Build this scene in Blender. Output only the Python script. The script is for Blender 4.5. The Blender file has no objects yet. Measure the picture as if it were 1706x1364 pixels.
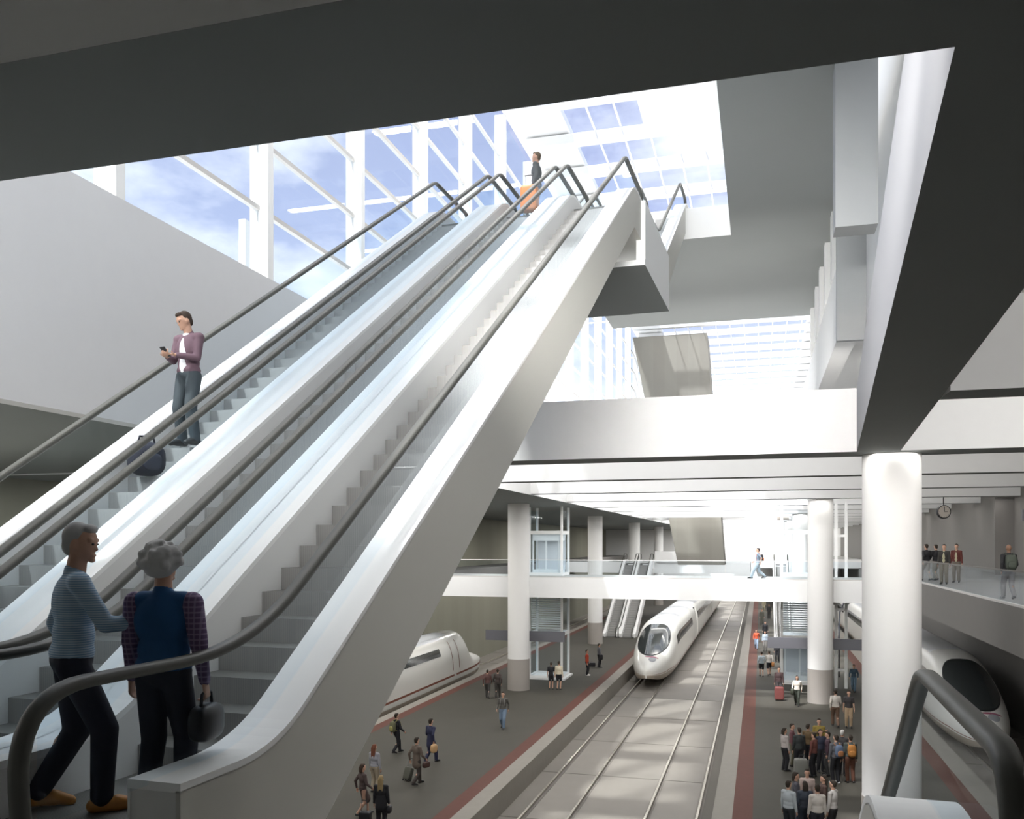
import bpy, bmesh, math, random
from mathutils import Vector, Matrix
random.seed(7)
S = bpy.context.scene
C = S.collection
PI = math.pi

# ------------------------------------------------------------------ camera
cd = bpy.data.cameras.new('camera')
cd.sensor_fit = 'HORIZONTAL'; cd.sensor_width = 36.0
cd.lens = 36.0 * 1459.0 / 1706.0
cd.shift_y = 223.0 / 1706.0
cd.clip_end = 2000; cd.clip_start = 0.05
cam = bpy.data.objects.new('camera', cd); C.objects.link(cam)
YAW = math.atan(413.0 / 1459.0)
cam.location = (0, 0, 1.62); cam.rotation_euler = (PI / 2, 0, YAW)
S.camera = cam

# ------------------------------------------------------------------ view / sampling
S.view_settings.view_transform = 'Standard'
S.view_settings.look = 'None'
S.view_settings.gamma = 1.0
S.view_settings.exposure = 0.6
S.cycles.max_bounces = 10
S.cycles.diffuse_bounces = 6
S.cycles.transparent_max_bounces = 40
S.cycles.sample_clamp_indirect = 6.0
S.cycles.caustics_reflective = False
S.cycles.caustics_refractive = False

# ------------------------------------------------------------------ world
w = bpy.data.worlds.new('sky'); S.world = w; w.use_nodes = True
nt = w.node_tree; nt.nodes.clear()
def N(t, **k):
    n = nt.nodes.new(t)
    for a, b in k.items(): setattr(n, a, b)
    return n
out = N('ShaderNodeOutputWorld'); bg = N('ShaderNodeBackground')
tc = N('ShaderNodeTexCoord'); mp = N('ShaderNodeMapping'); mp.inputs['Scale'].default_value = (1.0, 1.0, 2.2)
mp.inputs['Location'].default_value = (0.35, 0.1, 0.2)
ns = N('ShaderNodeTexNoise'); ns.inputs['Scale'].default_value = 2.6; ns.inputs['Detail'].default_value = 7; ns.inputs['Roughness'].default_value = 0.58
cr = N('ShaderNodeValToRGB'); cr.color_ramp.elements[0].position = 0.42; cr.color_ramp.elements[1].position = 0.62
sp = N('ShaderNodeSeparateXYZ'); cz = N('ShaderNodeValToRGB')
cz.color_ramp.elements[0].position = 0.0; cz.color_ramp.elements[0].color = (0.78, 0.82, 0.92, 1)
cz.color_ramp.elements[1].position = 0.7; cz.color_ramp.elements[1].color = (0.23, 0.25, 0.43, 1)
e = cz.color_ramp.elements.new(0.3); e.color = (0.37, 0.43, 0.62, 1)
mx = N('ShaderNodeMixRGB'); mx.inputs[2].default_value = (0.95, 0.97, 1.0, 1)
L = nt.links.new
L(tc.outputs['Generated'], mp.inputs[0]); L(mp.outputs[0], ns.inputs[0]); L(ns.outputs[0], cr.inputs[0])
L(tc.outputs['Generated'], sp.inputs[0]); L(sp.outputs[2], cz.inputs[0])
L(cr.outputs[0], mx.inputs[0]); L(cz.outputs[0], mx.inputs[1]); L(mx.outputs[0], bg.inputs[0]); L(bg.outputs[0], out.inputs[0])
bg.inputs[1].default_value = 1.0

# ------------------------------------------------------------------ sun
sl = bpy.data.lights.new('sun', 'SUN'); sl.energy = 5.0; sl.angle = math.radians(2.5); sl.color = (1.0, 0.97, 0.92)
so = bpy.data.objects.new('sun', sl); C.objects.link(so)
so.rotation_euler = Vector((0.27, 0.45, -0.90)).to_track_quat('-Z', 'Y').to_euler()
so.location = (-20, -20, 60)

# ================================================================== materials
def mat(name, col, rough=0.6, metal=0.0, noise=0.0, nscale=3.0, spec=0.4):
    m = bpy.data.materials.new(name); m.use_nodes = True
    b = m.node_tree.nodes['Principled BSDF']
    b.inputs['Base Color'].default_value = (*col, 1); b.inputs['Roughness'].default_value = rough
    b.inputs['Metallic'].default_value = metal
    b.inputs['Specular IOR Level'].default_value = spec
    if noise > 0:
        t = m.node_tree
        tcn = t.nodes.new('ShaderNodeTexCoord'); n = t.nodes.new('ShaderNodeTexNoise'); n.inputs['Scale'].default_value = nscale
        n.inputs['Detail'].default_value = 6
        r = t.nodes.new('ShaderNodeMapRange'); r.inputs[3].default_value = 1 - noise; r.inputs[4].default_value = 1 + noise
        mm = t.nodes.new('ShaderNodeMixRGB'); mm.blend_type = 'MULTIPLY'; mm.inputs[0].default_value = 1; mm.inputs[1].default_value = (*col, 1)
        t.links.new(tcn.outputs['Object'], n.inputs[0]); t.links.new(n.outputs[0], r.inputs[0]); t.links.new(r.outputs[0], mm.inputs[2]); t.links.new(mm.outputs[0], b.inputs['Base Color'])
    return m
def bands(name, c1, c2, axis, period, duty=0.5, rough=0.6, axis2=None, metal=0.0, c3=None):
    """stripes along an object axis (optionally crossed with a second axis for a plaid)"""
    m = mat(name, c1, rough, metal); t = m.node_tree; b = t.nodes['Principled BSDF']
    tcn = t.nodes.new('ShaderNodeTexCoord'); s = t.nodes.new('ShaderNodeSeparateXYZ'); t.links.new(tcn.outputs['Object'], s.inputs[0])
    def band(ax):
        d = t.nodes.new('ShaderNodeMath'); d.operation = 'DIVIDE'; d.inputs[1].default_value = period
        f = t.nodes.new('ShaderNodeMath'); f.operation = 'FRACT'; g = t.nodes.new('ShaderNodeMath'); g.operation = 'GREATER_THAN'; g.inputs[1].default_value = duty
        t.links.new(s.outputs[ax], d.inputs[0]); t.links.new(d.outputs[0], f.inputs[0]); t.links.new(f.outputs[0], g.inputs[0]); return g
    g = band(axis); x = t.nodes.new('ShaderNodeMixRGB'); x.inputs[1].default_value = (*c1, 1); x.inputs[2].default_value = (*c2, 1)
    t.links.new(g.outputs[0], x.inputs[0]); last = x
    if axis2 is not None:
        g2 = band(axis2); y = t.nodes.new('ShaderNodeMixRGB'); y.inputs[2].default_value = (*(c3 or c2), 1)
        h = t.nodes.new('ShaderNodeMath'); h.operation = 'MULTIPLY'; h.inputs[1].default_value = 0.6
        t.links.new(g2.outputs[0], h.inputs[0]); t.links.new(h.outputs[0], y.inputs[0]); t.links.new(last.outputs[0], y.inputs[1]); last = y
    t.links.new(last.outputs[0], b.inputs['Base Color']); return m
def glassm(name, tint=(0.95, 0.98, 1.0), refl=0.02):
    m = bpy.data.materials.new(name); m.use_nodes = True; t = m.node_tree; t.nodes.clear()
    o = t.nodes.new('ShaderNodeOutputMaterial'); a = t.nodes.new('ShaderNodeBsdfTransparent'); a.inputs[0].default_value = (*tint, 1)
    g = t.nodes.new('ShaderNodeBsdfGlossy'); g.inputs['Roughness'].default_value = 0.02; x = t.nodes.new('ShaderNodeMixShader')
    lw = t.nodes.new('ShaderNodeLayerWeight'); lw.inputs[0].default_value = 0.12
    q = t.nodes.new('ShaderNodeMath'); q.operation = 'MULTIPLY'; q.inputs[1].default_value = 0.05
    p = t.nodes.new('ShaderNodeMath'); p.operation = 'ADD'; p.inputs[1].default_value = refl * 0.5
    t.links.new(lw.outputs['Fresnel'], q.inputs[0]); t.links.new(q.outputs[0], p.inputs[0]); t.links.new(p.outputs[0], x.inputs[0])
    t.links.new(a.outputs[0], x.inputs[1]); t.links.new(g.outputs[0], x.inputs[2]); t.links.new(x.outputs[0], o.inputs[0])
    return m
M = {}
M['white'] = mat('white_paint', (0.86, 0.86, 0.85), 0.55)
M['lwall'] = mat('pale_grey_plaster', (0.68, 0.68, 0.69), 0.8, noise=0.02)
M['pier'] = mat('grey_pier_plaster', (0.40, 0.41, 0.41), 0.8, noise=0.03)
M['reveal'] = mat('opening_reveal', (0.50, 0.50, 0.52), 0.8)
M['white_wall'] = mat('white_plaster', (0.83, 0.83, 0.82), 0.8, noise=0.02)
M['soffit'] = mat('shaded_soffit', (0.165, 0.178, 0.175), 0.7, noise=0.05, nscale=0.5)  # shade of the undersides painted into this dark grey; side faces stay pale
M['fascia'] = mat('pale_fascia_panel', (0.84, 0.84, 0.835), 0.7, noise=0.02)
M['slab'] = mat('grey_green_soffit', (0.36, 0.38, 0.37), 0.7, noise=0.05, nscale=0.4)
M['olive'] = bands('warm_concrete', (0.265, 0.258, 0.205), (0.256, 0.249, 0.198), 1, 3.2, 0.5, 0.85)
M['greywall'] = mat('grey_wall_panel', (0.19, 0.18, 0.17), 0.8, noise=0.03)
M['dark_floor'] = mat('platform_asphalt', (0.060, 0.055, 0.043), 0.75, noise=0.08, nscale=1.2)
M['red_strip'] = mat('red_brick_paving', (0.105, 0.036, 0.024), 0.75, noise=0.12, nscale=4)
M['coping'] = mat('pale_stone_coping', (0.26, 0.24, 0.21), 0.7, noise=0.08, nscale=3)
M['track'] = mat('track_slab_concrete', (0.23, 0.21, 0.185), 0.55, noise=0.10, nscale=0.9)
M['joint'] = mat('slab_joint', (0.16, 0.15, 0.13), 0.9)
M['rail'] = mat('rail_steel', (0.62, 0.58, 0.50), 0.25, 0.8)
M['railbed'] = mat('rail_groove', (0.22, 0.20, 0.18), 0.8)
M['floor'] = mat('grey_floor', (0.42, 0.42, 0.40), 0.5, noise=0.03)
M['gfloor'] = mat('gallery_stone_floor', (0.20, 0.19, 0.18), 0.6, noise=0.04)
M['rubber'] = mat('handrail_rubber', (0.085, 0.085, 0.075), 0.45)
M['riser'] = bands('step_riser_metal', (0.37, 0.365, 0.35), (0.33, 0.325, 0.315), 0, 0.02, 0.5, 0.5)
M['tread'] = bands('step_tread_metal', (0.17, 0.17, 0.16), (0.12, 0.12, 0.115), 0, 0.02, 0.5, 0.5)
M['skirt'] = mat('skirt_panel', (0.73, 0.725, 0.71), 0.6, spec=0.25)
M['skin_panel'] = mat('truss_cladding', (0.56, 0.547, 0.50), 0.5, noise=0.02, nscale=0.8)
M['deck'] = mat('white_deck', (0.88, 0.875, 0.86), 0.65, spec=0.2)
M['glass'] = glassm('clear_glass')
M['roofglass'] = glassm('roof_glass', (0.93, 0.95, 0.99))
M['trans'] = mat('transom_beige', (0.62, 0.60, 0.58), 0.6)
M['colgrey'] = mat('column_grey_base', (0.36, 0.33, 0.30), 0.6)
M['collight'] = mat('column_white', (0.80, 0.79, 0.77), 0.6)
M['sign'] = mat('slate_sign', (0.13, 0.13, 0.145), 0.5)
M['black'] = mat('black', (0.02, 0.02, 0.022), 0.45)
M['train'] = mat('train_white_paint', (0.82, 0.81, 0.76), 0.25, spec=0.5)
M['train_grey'] = mat('train_roof_grey', (0.62, 0.64, 0.66), 0.35)
M['train_glass'] = mat('train_window_glass', (0.035, 0.04, 0.04), 0.08, spec=0.8)
M['train_under'] = mat('train_skirt_brown', (0.36, 0.31, 0.25), 0.5)
M['stripe'] = mat('train_red_gold_stripe', (0.22, 0.06, 0.03), 0.4)
M['logo'] = mat('operator_mark', (0.35, 0.10, 0.16), 0.4)
M['logo_grey'] = mat('mark_grey', (0.35, 0.36, 0.38), 0.4)

# ================================================================== mesh helpers
class MB:
    def __init__(s): s.v = []; s.f = []; s.mi = []; s.mats = []
    def m(s, mt):
        if mt not in s.mats: s.mats.append(mt)
        return s.mats.index(mt)
    def add(s, vs, fs, mt):
        o = len(s.v); s.v += [tuple(p) for p in vs]; k = s.m(mt)
        for f in fs: s.f.append([o + i for i in f]); s.mi.append(k)
        return s
    def box(s, x0, x1, y0, y1, z0, z1, mt, mats=None):
        vs = [(x, y, z) for z in (z0, z1) for y in (y0, y1) for x in (x0, x1)]
        fs = [(0, 2, 3, 1), (4, 5, 7, 6), (0, 1, 5, 4), (2, 6, 7, 3), (0, 4, 6, 2), (1, 3, 7, 5)]  # bottom, top, -y, +y, -x, +x
        if mats is None: return s.add(vs, fs, mt)
        o = len(s.v); s.v += vs
        for i, f in enumerate(fs): s.f.append([o + j for j in f]); s.mi.append(s.m(mats.get(i, mt)))
        return s
    def prism(s, poly, z0, z1, mt, side=None):
        n = len(poly); vs = [(x, y, z0) for x, y in poly] + [(x, y, z1) for x, y in poly]
        s.add(vs, [list(range(n))[::-1], list(range(n, 2 * n))], mt)
        s.add(vs, [(i, (i + 1) % n, n + (i + 1) % n, n + i) for i in range(n)], side or mt); return s
    def prismx(s, poly, x0, x1, mt):  # polygon in y-z, extruded in x
        n = len(poly); vs = [(x0, y, z) for y, z in poly] + [(x1, y, z) for y, z in poly]
        s.add(vs, [list(range(n)), list(range(n, 2 * n))[::-1]] + [(i, n + i, n + (i + 1) % n, (i + 1) % n) for i in range(n)], mt); return s
    def strip(s, a, b, x0, x1, mt, close=True):  # two equal-length y-z paths a (top), b (bottom) -> solid between, extruded x0..x1
        n = len(a); vs = [(x, y, z) for x in (x0, x1) for p in (a, b) for y, z in p]
        fs = []
        for i in range(n - 1):
            fs += [(i, i + 1, n + i + 1, n + i), (2 * n + i, 3 * n + i, 3 * n + i + 1, 2 * n + i + 1),
                   (i, 2 * n + i, 2 * n + i + 1, i + 1), (n + i, n + i + 1, 3 * n + i + 1, 3 * n + i)]
        fs += [(0, n, 3 * n, 2 * n), (n - 1, 3 * n - 1, 4 * n - 1, 2 * n - 1)]
        s.add(vs, fs, mt); return s
    def tube(s, pts, r, mt, seg=10, caps=True, rz=None):
        pts = [Vector(p) for p in pts]; rings = []; up = Vector((0, 0, 1)); prev = None
        for i, p in enumerate(pts):
            d = ((pts[min(i + 1, len(pts) - 1)] - pts[max(i - 1, 0)])).normalized()
            x = d.cross(up) if prev is None else d.cross(prev.cross(d)) * -1
            if prev is not None: x = prev - d * prev.dot(d)
            if x.length < 1e-5: x = d.cross(Vector((1, 0, 0)))
            x.normalize(); prev = x; y = d.cross(x); rr = r[i] if isinstance(r, (list, tuple)) else r; r2 = rz if rz else rr
            rings.append([p + x * math.cos(2 * PI * k / seg) * rr + y * math.sin(2 * PI * k / seg) * r2 for k in range(seg)])
        vs = [v for ring in rings for v in ring]; fs = []
        for i in range(len(pts) - 1):
            for k in range(seg): fs.append((i * seg + k, i * seg + (k + 1) % seg, (i + 1) * seg + (k + 1) % seg, (i + 1) * seg + k))
        if caps: fs += [tuple(range(seg))[::-1], tuple(range((len(pts) - 1) * seg, len(pts) * seg))]
        s.add(vs, fs, mt); return s
    def lathe(s, prof, cx, cy, mt, seg=48):
        vs = [(cx + r * math.cos(2 * PI * k / seg), cy + r * math.sin(2 * PI * k / seg), z) for r, z in prof for k in range(seg)]; fs = []
        for i in range(len(prof) - 1):
            for k in range(seg): fs.append((i * seg + k, i * seg + (k + 1) % seg, (i + 1) * seg + (k + 1) % seg, (i + 1) * seg + k))
        fs += [tuple(range(seg))[::-1], tuple(range((len(prof) - 1) * seg, len(prof) * seg))]
        s.add(vs, fs, mt); return s
    def cap(s, a, b, ra, rb, seg=14, rings=5, sx=1.0, sy=1.0):
        """closed tapered capsule a->b"""
        a = Vector(a); b = Vector(b); d = b - a; ln = max(d.length, 1e-4); d.normalize()
        x = d.cross(Vector((0, 1, 0)));
        if x.length < 0.2: x = d.cross(Vector((1, 0, 0)))
        x.normalize(); y = d.cross(x); prof = []
        for i in range(rings + 1):
            t = PI / 2 * i / rings; prof.append((-ra * math.cos(t), ra * math.sin(t)))
        for i in range(rings + 1):
            t = PI / 2 * i / rings; prof.append((ln + rb * math.sin(t), rb * math.cos(t)))
        vs = []; fs = []
        for h, r in prof:
            r = max(r, 1e-4)
            for k in range(seg): vs.append(a + d * h + x * math.cos(2 * PI * k / seg) * r * sx + y * math.sin(2 * PI * k / seg) * r * sy)
        for i in range(len(prof) - 1):
            for k in range(seg): fs.append((i * seg + k, i * seg + (k + 1) % seg, (i + 1) * seg + (k + 1) % seg, (i + 1) * seg + k))
        fs += [tuple(range(seg))[::-1], tuple(range((len(prof) - 1) * seg, len(prof) * seg))]
        s.add(vs, fs, None); return s
    def ell(s, c, r, rot=None, seg=18, rings=12, mt=None):
        c = Vector(c); vs = []; fs = []; R = rot or Matrix.Identity(3)
        for i in range(rings + 1):
            t = PI * i / rings; rr = max(math.sin(t), 0.01)
            for k in range(seg):
                p = Vector((r[0] * rr * math.cos(2 * PI * k / seg), r[1] * rr * math.sin(2 * PI * k / seg), r[2] * math.cos(t)))
                vs.append(c + R @ p)
        for i in range(rings):
            for k in range(seg): fs.append((i * seg + k, (i + 1) * seg + k, (i + 1) * seg + (k + 1) % seg, i * seg + (k + 1) % seg))
        fs += [tuple(range(seg)), tuple(range(rings * seg, (rings + 1) * seg))[::-1]]
        s.add(vs, fs, mt); return s
    def mesh(s, name, smooth=False):
        me = bpy.data.meshes.new(name); me.from_pydata(s.v, [], s.f)
        for mt in s.mats: me.materials.append(mt)
        me.polygons.foreach_set('material_index', s.mi)
        if smooth: me.polygons.foreach_set('use_smooth', [True] * len(me.polygons))
        bm = bmesh.new(); bm.from_mesh(me); bmesh.ops.recalc_face_normals(bm, faces=bm.faces); bm.to_mesh(me); bm.free()
        me.update(); return me
    def build(s, name, parent=None, smooth=False, angle=None):
        me = s.mesh(name, smooth or angle is not None); o = bpy.data.objects.new(name, me); C.objects.link(o)
        if parent: o.parent = parent
        if angle is not None: sharp(me, angle)
        return o
def sharp(me, ang):
    try: me.set_sharp_from_angle(angle=ang)
    except Exception: pass
def tag(o, label=None, cat=None, group=None, kind=None):
    if label: o['label'] = label
    if cat: o['category'] = cat
    if group: o['group'] = group
    if kind: o['kind'] = kind
    return o
def struct(o, label=None):
    o['kind'] = 'structure'
    if label: o['label'] = label
    return o
def empty(name, loc, rz=0.0, label=None, cat=None, group=None):
    o = bpy.data.objects.new(name, None); C.objects.link(o); o.location = loc; o.rotation_euler = (0, 0, rz); o.empty_display_size = 0.2
    return tag(o, label, cat, group)
def kids(o): return [c for c in C.objects if c.parent == o]
def copy_tree(o, parent=None):
    c = o.copy(); C.objects.link(c)
    if parent: c.parent = parent
    for ch in list(kids(o)): copy_tree(ch, c)
    return c
def fillet(pts, radii, n=8):
    out_ = []
    for i, p in enumerate(pts):
        r = radii[i] if i < len(radii) else 0
        if i == 0 or i == len(pts) - 1 or r <= 0: out_.append(p); continue
        p = Vector(p); a = (Vector(pts[i - 1]) - p); b = (Vector(pts[i + 1]) - p); la, lb = a.length, b.length; a.normalize(); b.normalize()
        th = a.angle(b)
        if th > PI - 0.02: out_.append(tuple(p)); continue
        t = min(r / math.tan(th / 2), la * 0.49, lb * 0.49); p0 = p + a * t; p1 = p + b * t
        for k in range(n + 1):
            u = k / n; out_.append(tuple(p0 * (1 - u) ** 2 + p * 2 * u * (1 - u) + p1 * u * u))
    return out_

# ================================================================== SETTING
# ---- platforms and tracks (platform top z = -7, rail level z = -7.75)
PZ, TZ = -7.0, -7.75
def platform(x0, x1, cop_l, cop_r, red_l, red_r):
    b = MB()
    b.box(x0 + cop_l + red_l, x1 - cop_r - red_r, -10, 150, TZ - 0.6, PZ, M['dark_floor'])
    for (a, c, mt) in ((x0, x0 + cop_l, M['coping']), (x1 - cop_r, x1, M['coping']), (x0 + cop_l, x0 + cop_l + red_l, M['red_strip']), (x1 - cop_r - red_r, x1 - cop_r, M['red_strip'])):
        b.box(a, c, -10, 150, TZ - 0.6, PZ, mt)
    return struct(b.build('floor'))
platform(-18.1, -8.72, 0.55, 0.62, 0.55, 0.55)
platform(-1.46, 7.75, 0.62, 0.75, 0.62, 0.62)
def trackbed(x0, x1, rails):
    b = MB(); b.box(x0, x1, -10, 150, TZ - 0.6, TZ - 0.12, M['track'])
    y = -8.0
    while y < 148:
        b.box(x0 + 0.01, x1 - 0.01, y, y + 0.07, TZ - 0.13, TZ - 0.112, M['joint']); y += 6.2
    for c in rails:
        b.box(c - 0.12, c + 0.12, -10, 150, TZ - 0.13, TZ - 0.106, M['railbed'])
    struct(b.build('floor'))
    for c in rails:
        r = MB(); r.prism([(c - 0.07, -10), (c + 0.07, -10), (c + 0.07, 150), (c - 0.07, 150)], TZ - 0.11, TZ - 0.09, M['railbed'])
        r.box(c - 0.015, c + 0.015, -10, 150, TZ - 0.09, TZ - 0.03, M['rail']); r.box(c - 0.04, c + 0.04, -10, 150, TZ - 0.03, TZ, M['rail'])
        o = r.build('track_rail')
        place = {-7.92: 'first rail right of the left platform coping, under the facing train', -6.32: 'second steel rail from the left platform, under the right wheels of the facing train',
                 -3.78: 'third bright steel rail, left rail of the empty middle track', -2.08: 'bright steel rail nearest the right platform edge, right rail of the empty track',
                 -20.8: 'far left steel rail along the concrete wall', -19.2: 'steel rail beside the left edge of the left platform', 9.3: 'steel rail beside the right platform outer edge', 10.9: 'rightmost steel rail beneath the train on the right'}[c]
        tag(o, place, 'rail')
trackbed(-8.72, -1.46, (-7.92, -6.32, -3.78, -2.08))
MBt = MB().box(-1.95, -1.47, -10, 150, TZ - 0.13, TZ - 0.10, M['joint']); struct(MBt.build('floor'))
trackbed(-22.4, -18.1, (-20.8, -19.2))
trackbed(7.75, 12.5, (9.3, 10.9))

# ---- outer walls
struct(MB().box(-22.9, -22.4, -10, 150, TZ - 0.6, -0.9, M['olive']).build('wall_left'))
struct(MB().box(-26.0, -25.6, -10, 150, -0.6, 4.0, M['olive']).build('wall_left'))
struct(MB().box(-26.0, -22.2, 20, 150, -1.5, -0.45, M['greywall']).build('floor'))
struct(MB().box(12.5, 12.9, -10, 150, TZ - 0.6, 5.65, M['greywall']).build('wall_right'))
struct(MB().box(-27, 13, 150, 150.4, -8.4, 5.65, M['white_wall']).build('wall_back'))
struct(MB().box(-27, 13, -10.4, -10, -1.2, 0.0, M['white_wall']).box(-27, 13, -10.4, -10, 0.0, 5.65, M['white_wall']).build('wall_front'))
struct(MB().box(-12, 6, -10.2, -10.15, 5.65, 22.6, M['glass']).build('window_61'))  # unseen upper glazing behind the camera, added to admit sky light

# ---- mezzanine floors (z = 0)
FL = MB(); FL.prism([(-26, -10), (6.3, -10), (6.3, 3.6), (2.75, 3.6), (2.75, 4.15), (-2.95, 4.15), (-2.95, 4.8), (-3.0, 5.4), (-7.8, 5.6), (-7.8, 19), (-26, 19)], -0.6, 0.0, M['floor'], M['fascia'])
struct(FL.build('floor'))
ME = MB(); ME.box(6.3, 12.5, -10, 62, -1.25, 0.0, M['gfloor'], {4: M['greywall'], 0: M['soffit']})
struct(ME.build('floor'))
# alcove walls of the right mezzanine
struct(MB().box(10.3, 12.5, 35.6, 36.0, 0, 4.0, M['greywall']).box(10.1, 10.3, -10, 36.0, 0, 4.0, M['greywall']).box(11.6, 12.5, 50, 50.3, 0, 4.0, M['greywall']).build('wall_right'))

# ---- bridge across the tracks
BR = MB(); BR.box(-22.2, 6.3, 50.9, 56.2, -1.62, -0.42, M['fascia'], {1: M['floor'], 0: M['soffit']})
struct(BR.build('floor'))
FB = MB(); FB.box(-25.6, -1.0, 96, 108, -1.6, -0.42, M['fascia'], {1: M['floor']}); FB.box(-1, 12.5, 120, 150, -1.6, -0.42, M['fascia'], {1: M['floor']})
struct(FB.build('floor'))

# ---- mezzanine ceiling: frame of beams (soffit z = 4, top z = 5.65)
ZC, ZT = 4.0, 5.65
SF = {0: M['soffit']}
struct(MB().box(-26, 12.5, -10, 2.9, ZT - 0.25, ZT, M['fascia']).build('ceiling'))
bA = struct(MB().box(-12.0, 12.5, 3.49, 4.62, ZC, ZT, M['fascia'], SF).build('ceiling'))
struct(MB().box(-26, 12.5, 2.9, 3.49, ZT - 0.25, ZT, M['fascia']).build('ceiling'))
RB = MB()
n = 12
L0, L1 = (0.90, 4.62), (2.42, 24.3)
RB.prism([L0, (L0[0] + 1.14, 4.62), (L1[0] + 1.05, 24.3), L1], ZC, ZT, M['reveal'])
o = RB.build('ceiling')
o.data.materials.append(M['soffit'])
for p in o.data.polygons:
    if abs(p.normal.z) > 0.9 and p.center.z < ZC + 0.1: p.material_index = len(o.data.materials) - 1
struct(o)
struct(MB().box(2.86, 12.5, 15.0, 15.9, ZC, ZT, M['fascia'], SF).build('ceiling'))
struct(MB().prism([(2.04, 4.62), (12.5, 4.62), (12.5, 24.3), (3.47, 24.3)], ZT - 0.2, ZT, M['fascia']).build('ceiling'))
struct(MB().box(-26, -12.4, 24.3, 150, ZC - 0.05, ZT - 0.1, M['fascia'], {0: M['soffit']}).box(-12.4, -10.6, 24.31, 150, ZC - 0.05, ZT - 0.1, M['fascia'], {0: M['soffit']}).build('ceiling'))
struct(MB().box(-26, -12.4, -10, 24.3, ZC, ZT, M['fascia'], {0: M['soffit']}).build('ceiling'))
struct(MB().box(2.6, 12.5, 25.7, 150, 5.35, ZT, M['fascia']).build('ceiling'))
k = 0; y = 24.3
while y < 149:
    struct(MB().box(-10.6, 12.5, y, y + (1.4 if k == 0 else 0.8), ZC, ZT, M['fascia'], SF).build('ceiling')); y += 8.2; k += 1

# ---- upper hall: left wall, facade, roof
struct(MB().box(-12.4, -12.0, -10, 150, ZC, 8.35, M['lwall']).build('wall_left'))
FY = [-7.3, -1.9, 3.5, 8.95, 14.36, 19.81, 25.21, 30.68, 35.92, 41.2, 46.63, 52.0, 57.4, 62.8, 68.2, 73.6, 79.0, 84.4, 89.8, 95.2, 100.6, 106, 111.4, 116.8, 122.2, 127.6, 133, 138.4, 143.8]
RZ = 22.6
pcol = MB().box(-0.52, 0, -0.13, 0.13, 8.35, RZ, M['white']).mesh('facade_column')
for i, yy in enumerate(FY):
    o = bpy.data.objects.new('facade_column', pcol); C.objects.link(o); o.location = (-12.0, yy, 0)
    if 14 < yy < 47:
        nm = ['leftmost', 'second from the left', 'third from the left', 'fourth from the left', 'fifth from the left', 'sixth from the left', 'seventh from the left, behind the traveller with the orange suitcase'][[14.36, 19.81, 25.21, 30.68, 35.92, 41.2, 46.63].index(yy)]
        tag(o, 'tall white rectangular facade column against the sky, ' + nm, 'column', 'facade columns')
    else: tag(o, 'white facade column far down the overexposed glass wall below the hanging slab' if yy > 47 else 'white facade column hidden above the dark ceiling beam', 'column', 'facade columns')
for i in range(len(FY) - 1):
    a, b = FY[i] + 0.13, FY[i + 1] - 0.13
    g = struct(MB().box(-12.30, -12.28, a, b, 8.35, RZ, M['glass']).build('window_%d' % (i + 1)))
    if a < 95:
        tm = MB()
        for zz in (8.42, 10.15, 11.9, 13.65, 15.4, 17.15, 18.9, 20.65): tm.box(-12.38, -12.24, a, b, zz - 0.06, zz + 0.06, M['trans'])
        tm.build('transom', g)
# slim white post standing outside behind the glazing
tag(MB().box(-13.9, -13.7, 21.3, 21.5, 5.7, 10.6, M['white']).build('post'), 'short slim white post outside the glass beside the second facade column', 'post')

# roof: white beams across, thin glazing bars along, glass between
rb = MB().box(-12.0, 6.0, -0.3, 0.3, RZ, RZ + 0.5, M['white']).mesh('roof_beam')
y = -8.0; beams = []
while y < 149:
    o = bpy.data.objects.new('roof_beam', rb); C.objects.link(o); o.location = (0, y, 0); beams.append(y)
    tag(o, 'white beam crossing under the glass roof', 'beam', 'roof beams'); y += 4.1
n0 = len(FY)
def roofglass(i, x0, x1, y0, y1, step):
    g = struct(MB().box(x0, x1, y0, y1, RZ + 0.56, RZ + 0.58, M['roofglass']).build('window_%d' % (n0 + i)))
    m_ = MB(); x = x0
    while x <= x1 + 0.01: m_.box(x - 0.05, x + 0.05, y0, y1, RZ + 0.50, RZ + 0.55, M['white']); x += step
    if y0 > 75:
        q = y0
        while q < y1: m_.box(x0, x1, q, q + 0.08, RZ + 0.50, RZ + 0.55, M['white']); q += 2.05
    m_.build('glazing_bar', g)
roofglass(1, -9.6, -5.6, -10, 45.4, 1.35)
roofglass(2, -9.6, 4.4, 45.4, 76, 1.35)
roofglass(3, -9.6, 4.4, 76, 150, 1.35)
struct(MB().box(-12.4, -9.6, -10, 150, RZ + 0.6, RZ + 1.0, M['white']).build('ceiling'))
struct(MB().box(-5.6, 6.2, -10, 45.4, RZ - 0.05, RZ + 1.0, M['white_wall']).build('ceiling'))
struct(MB().box(4.4, 6.2, 45.4, 150, RZ + 0.6, RZ + 1.0, M['white']).build('ceiling'))
struct(MB().box(6.0, 6.4, -10, 150, ZT, RZ + 1.0, M['white_wall']).build('wall_right'))
struct(MB().box(-12.0, 6.0, 150.0, 150.4, ZT, 10, M['white_wall']).build('wall_back'))
struct(MB().box(-12.0, 6.0, 150.1, 150.15, 10, RZ, M['roofglass']).build('window_%d' % (n0 + 4)))

# upper concourse slab (soffit z = 11.05, floor z = 12) with the stair opening
US = MB()
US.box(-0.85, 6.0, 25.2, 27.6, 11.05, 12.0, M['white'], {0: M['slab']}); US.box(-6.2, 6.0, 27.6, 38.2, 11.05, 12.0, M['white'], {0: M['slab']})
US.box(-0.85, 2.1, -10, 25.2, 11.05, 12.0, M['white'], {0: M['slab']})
struct(US.build('floor'))
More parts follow.
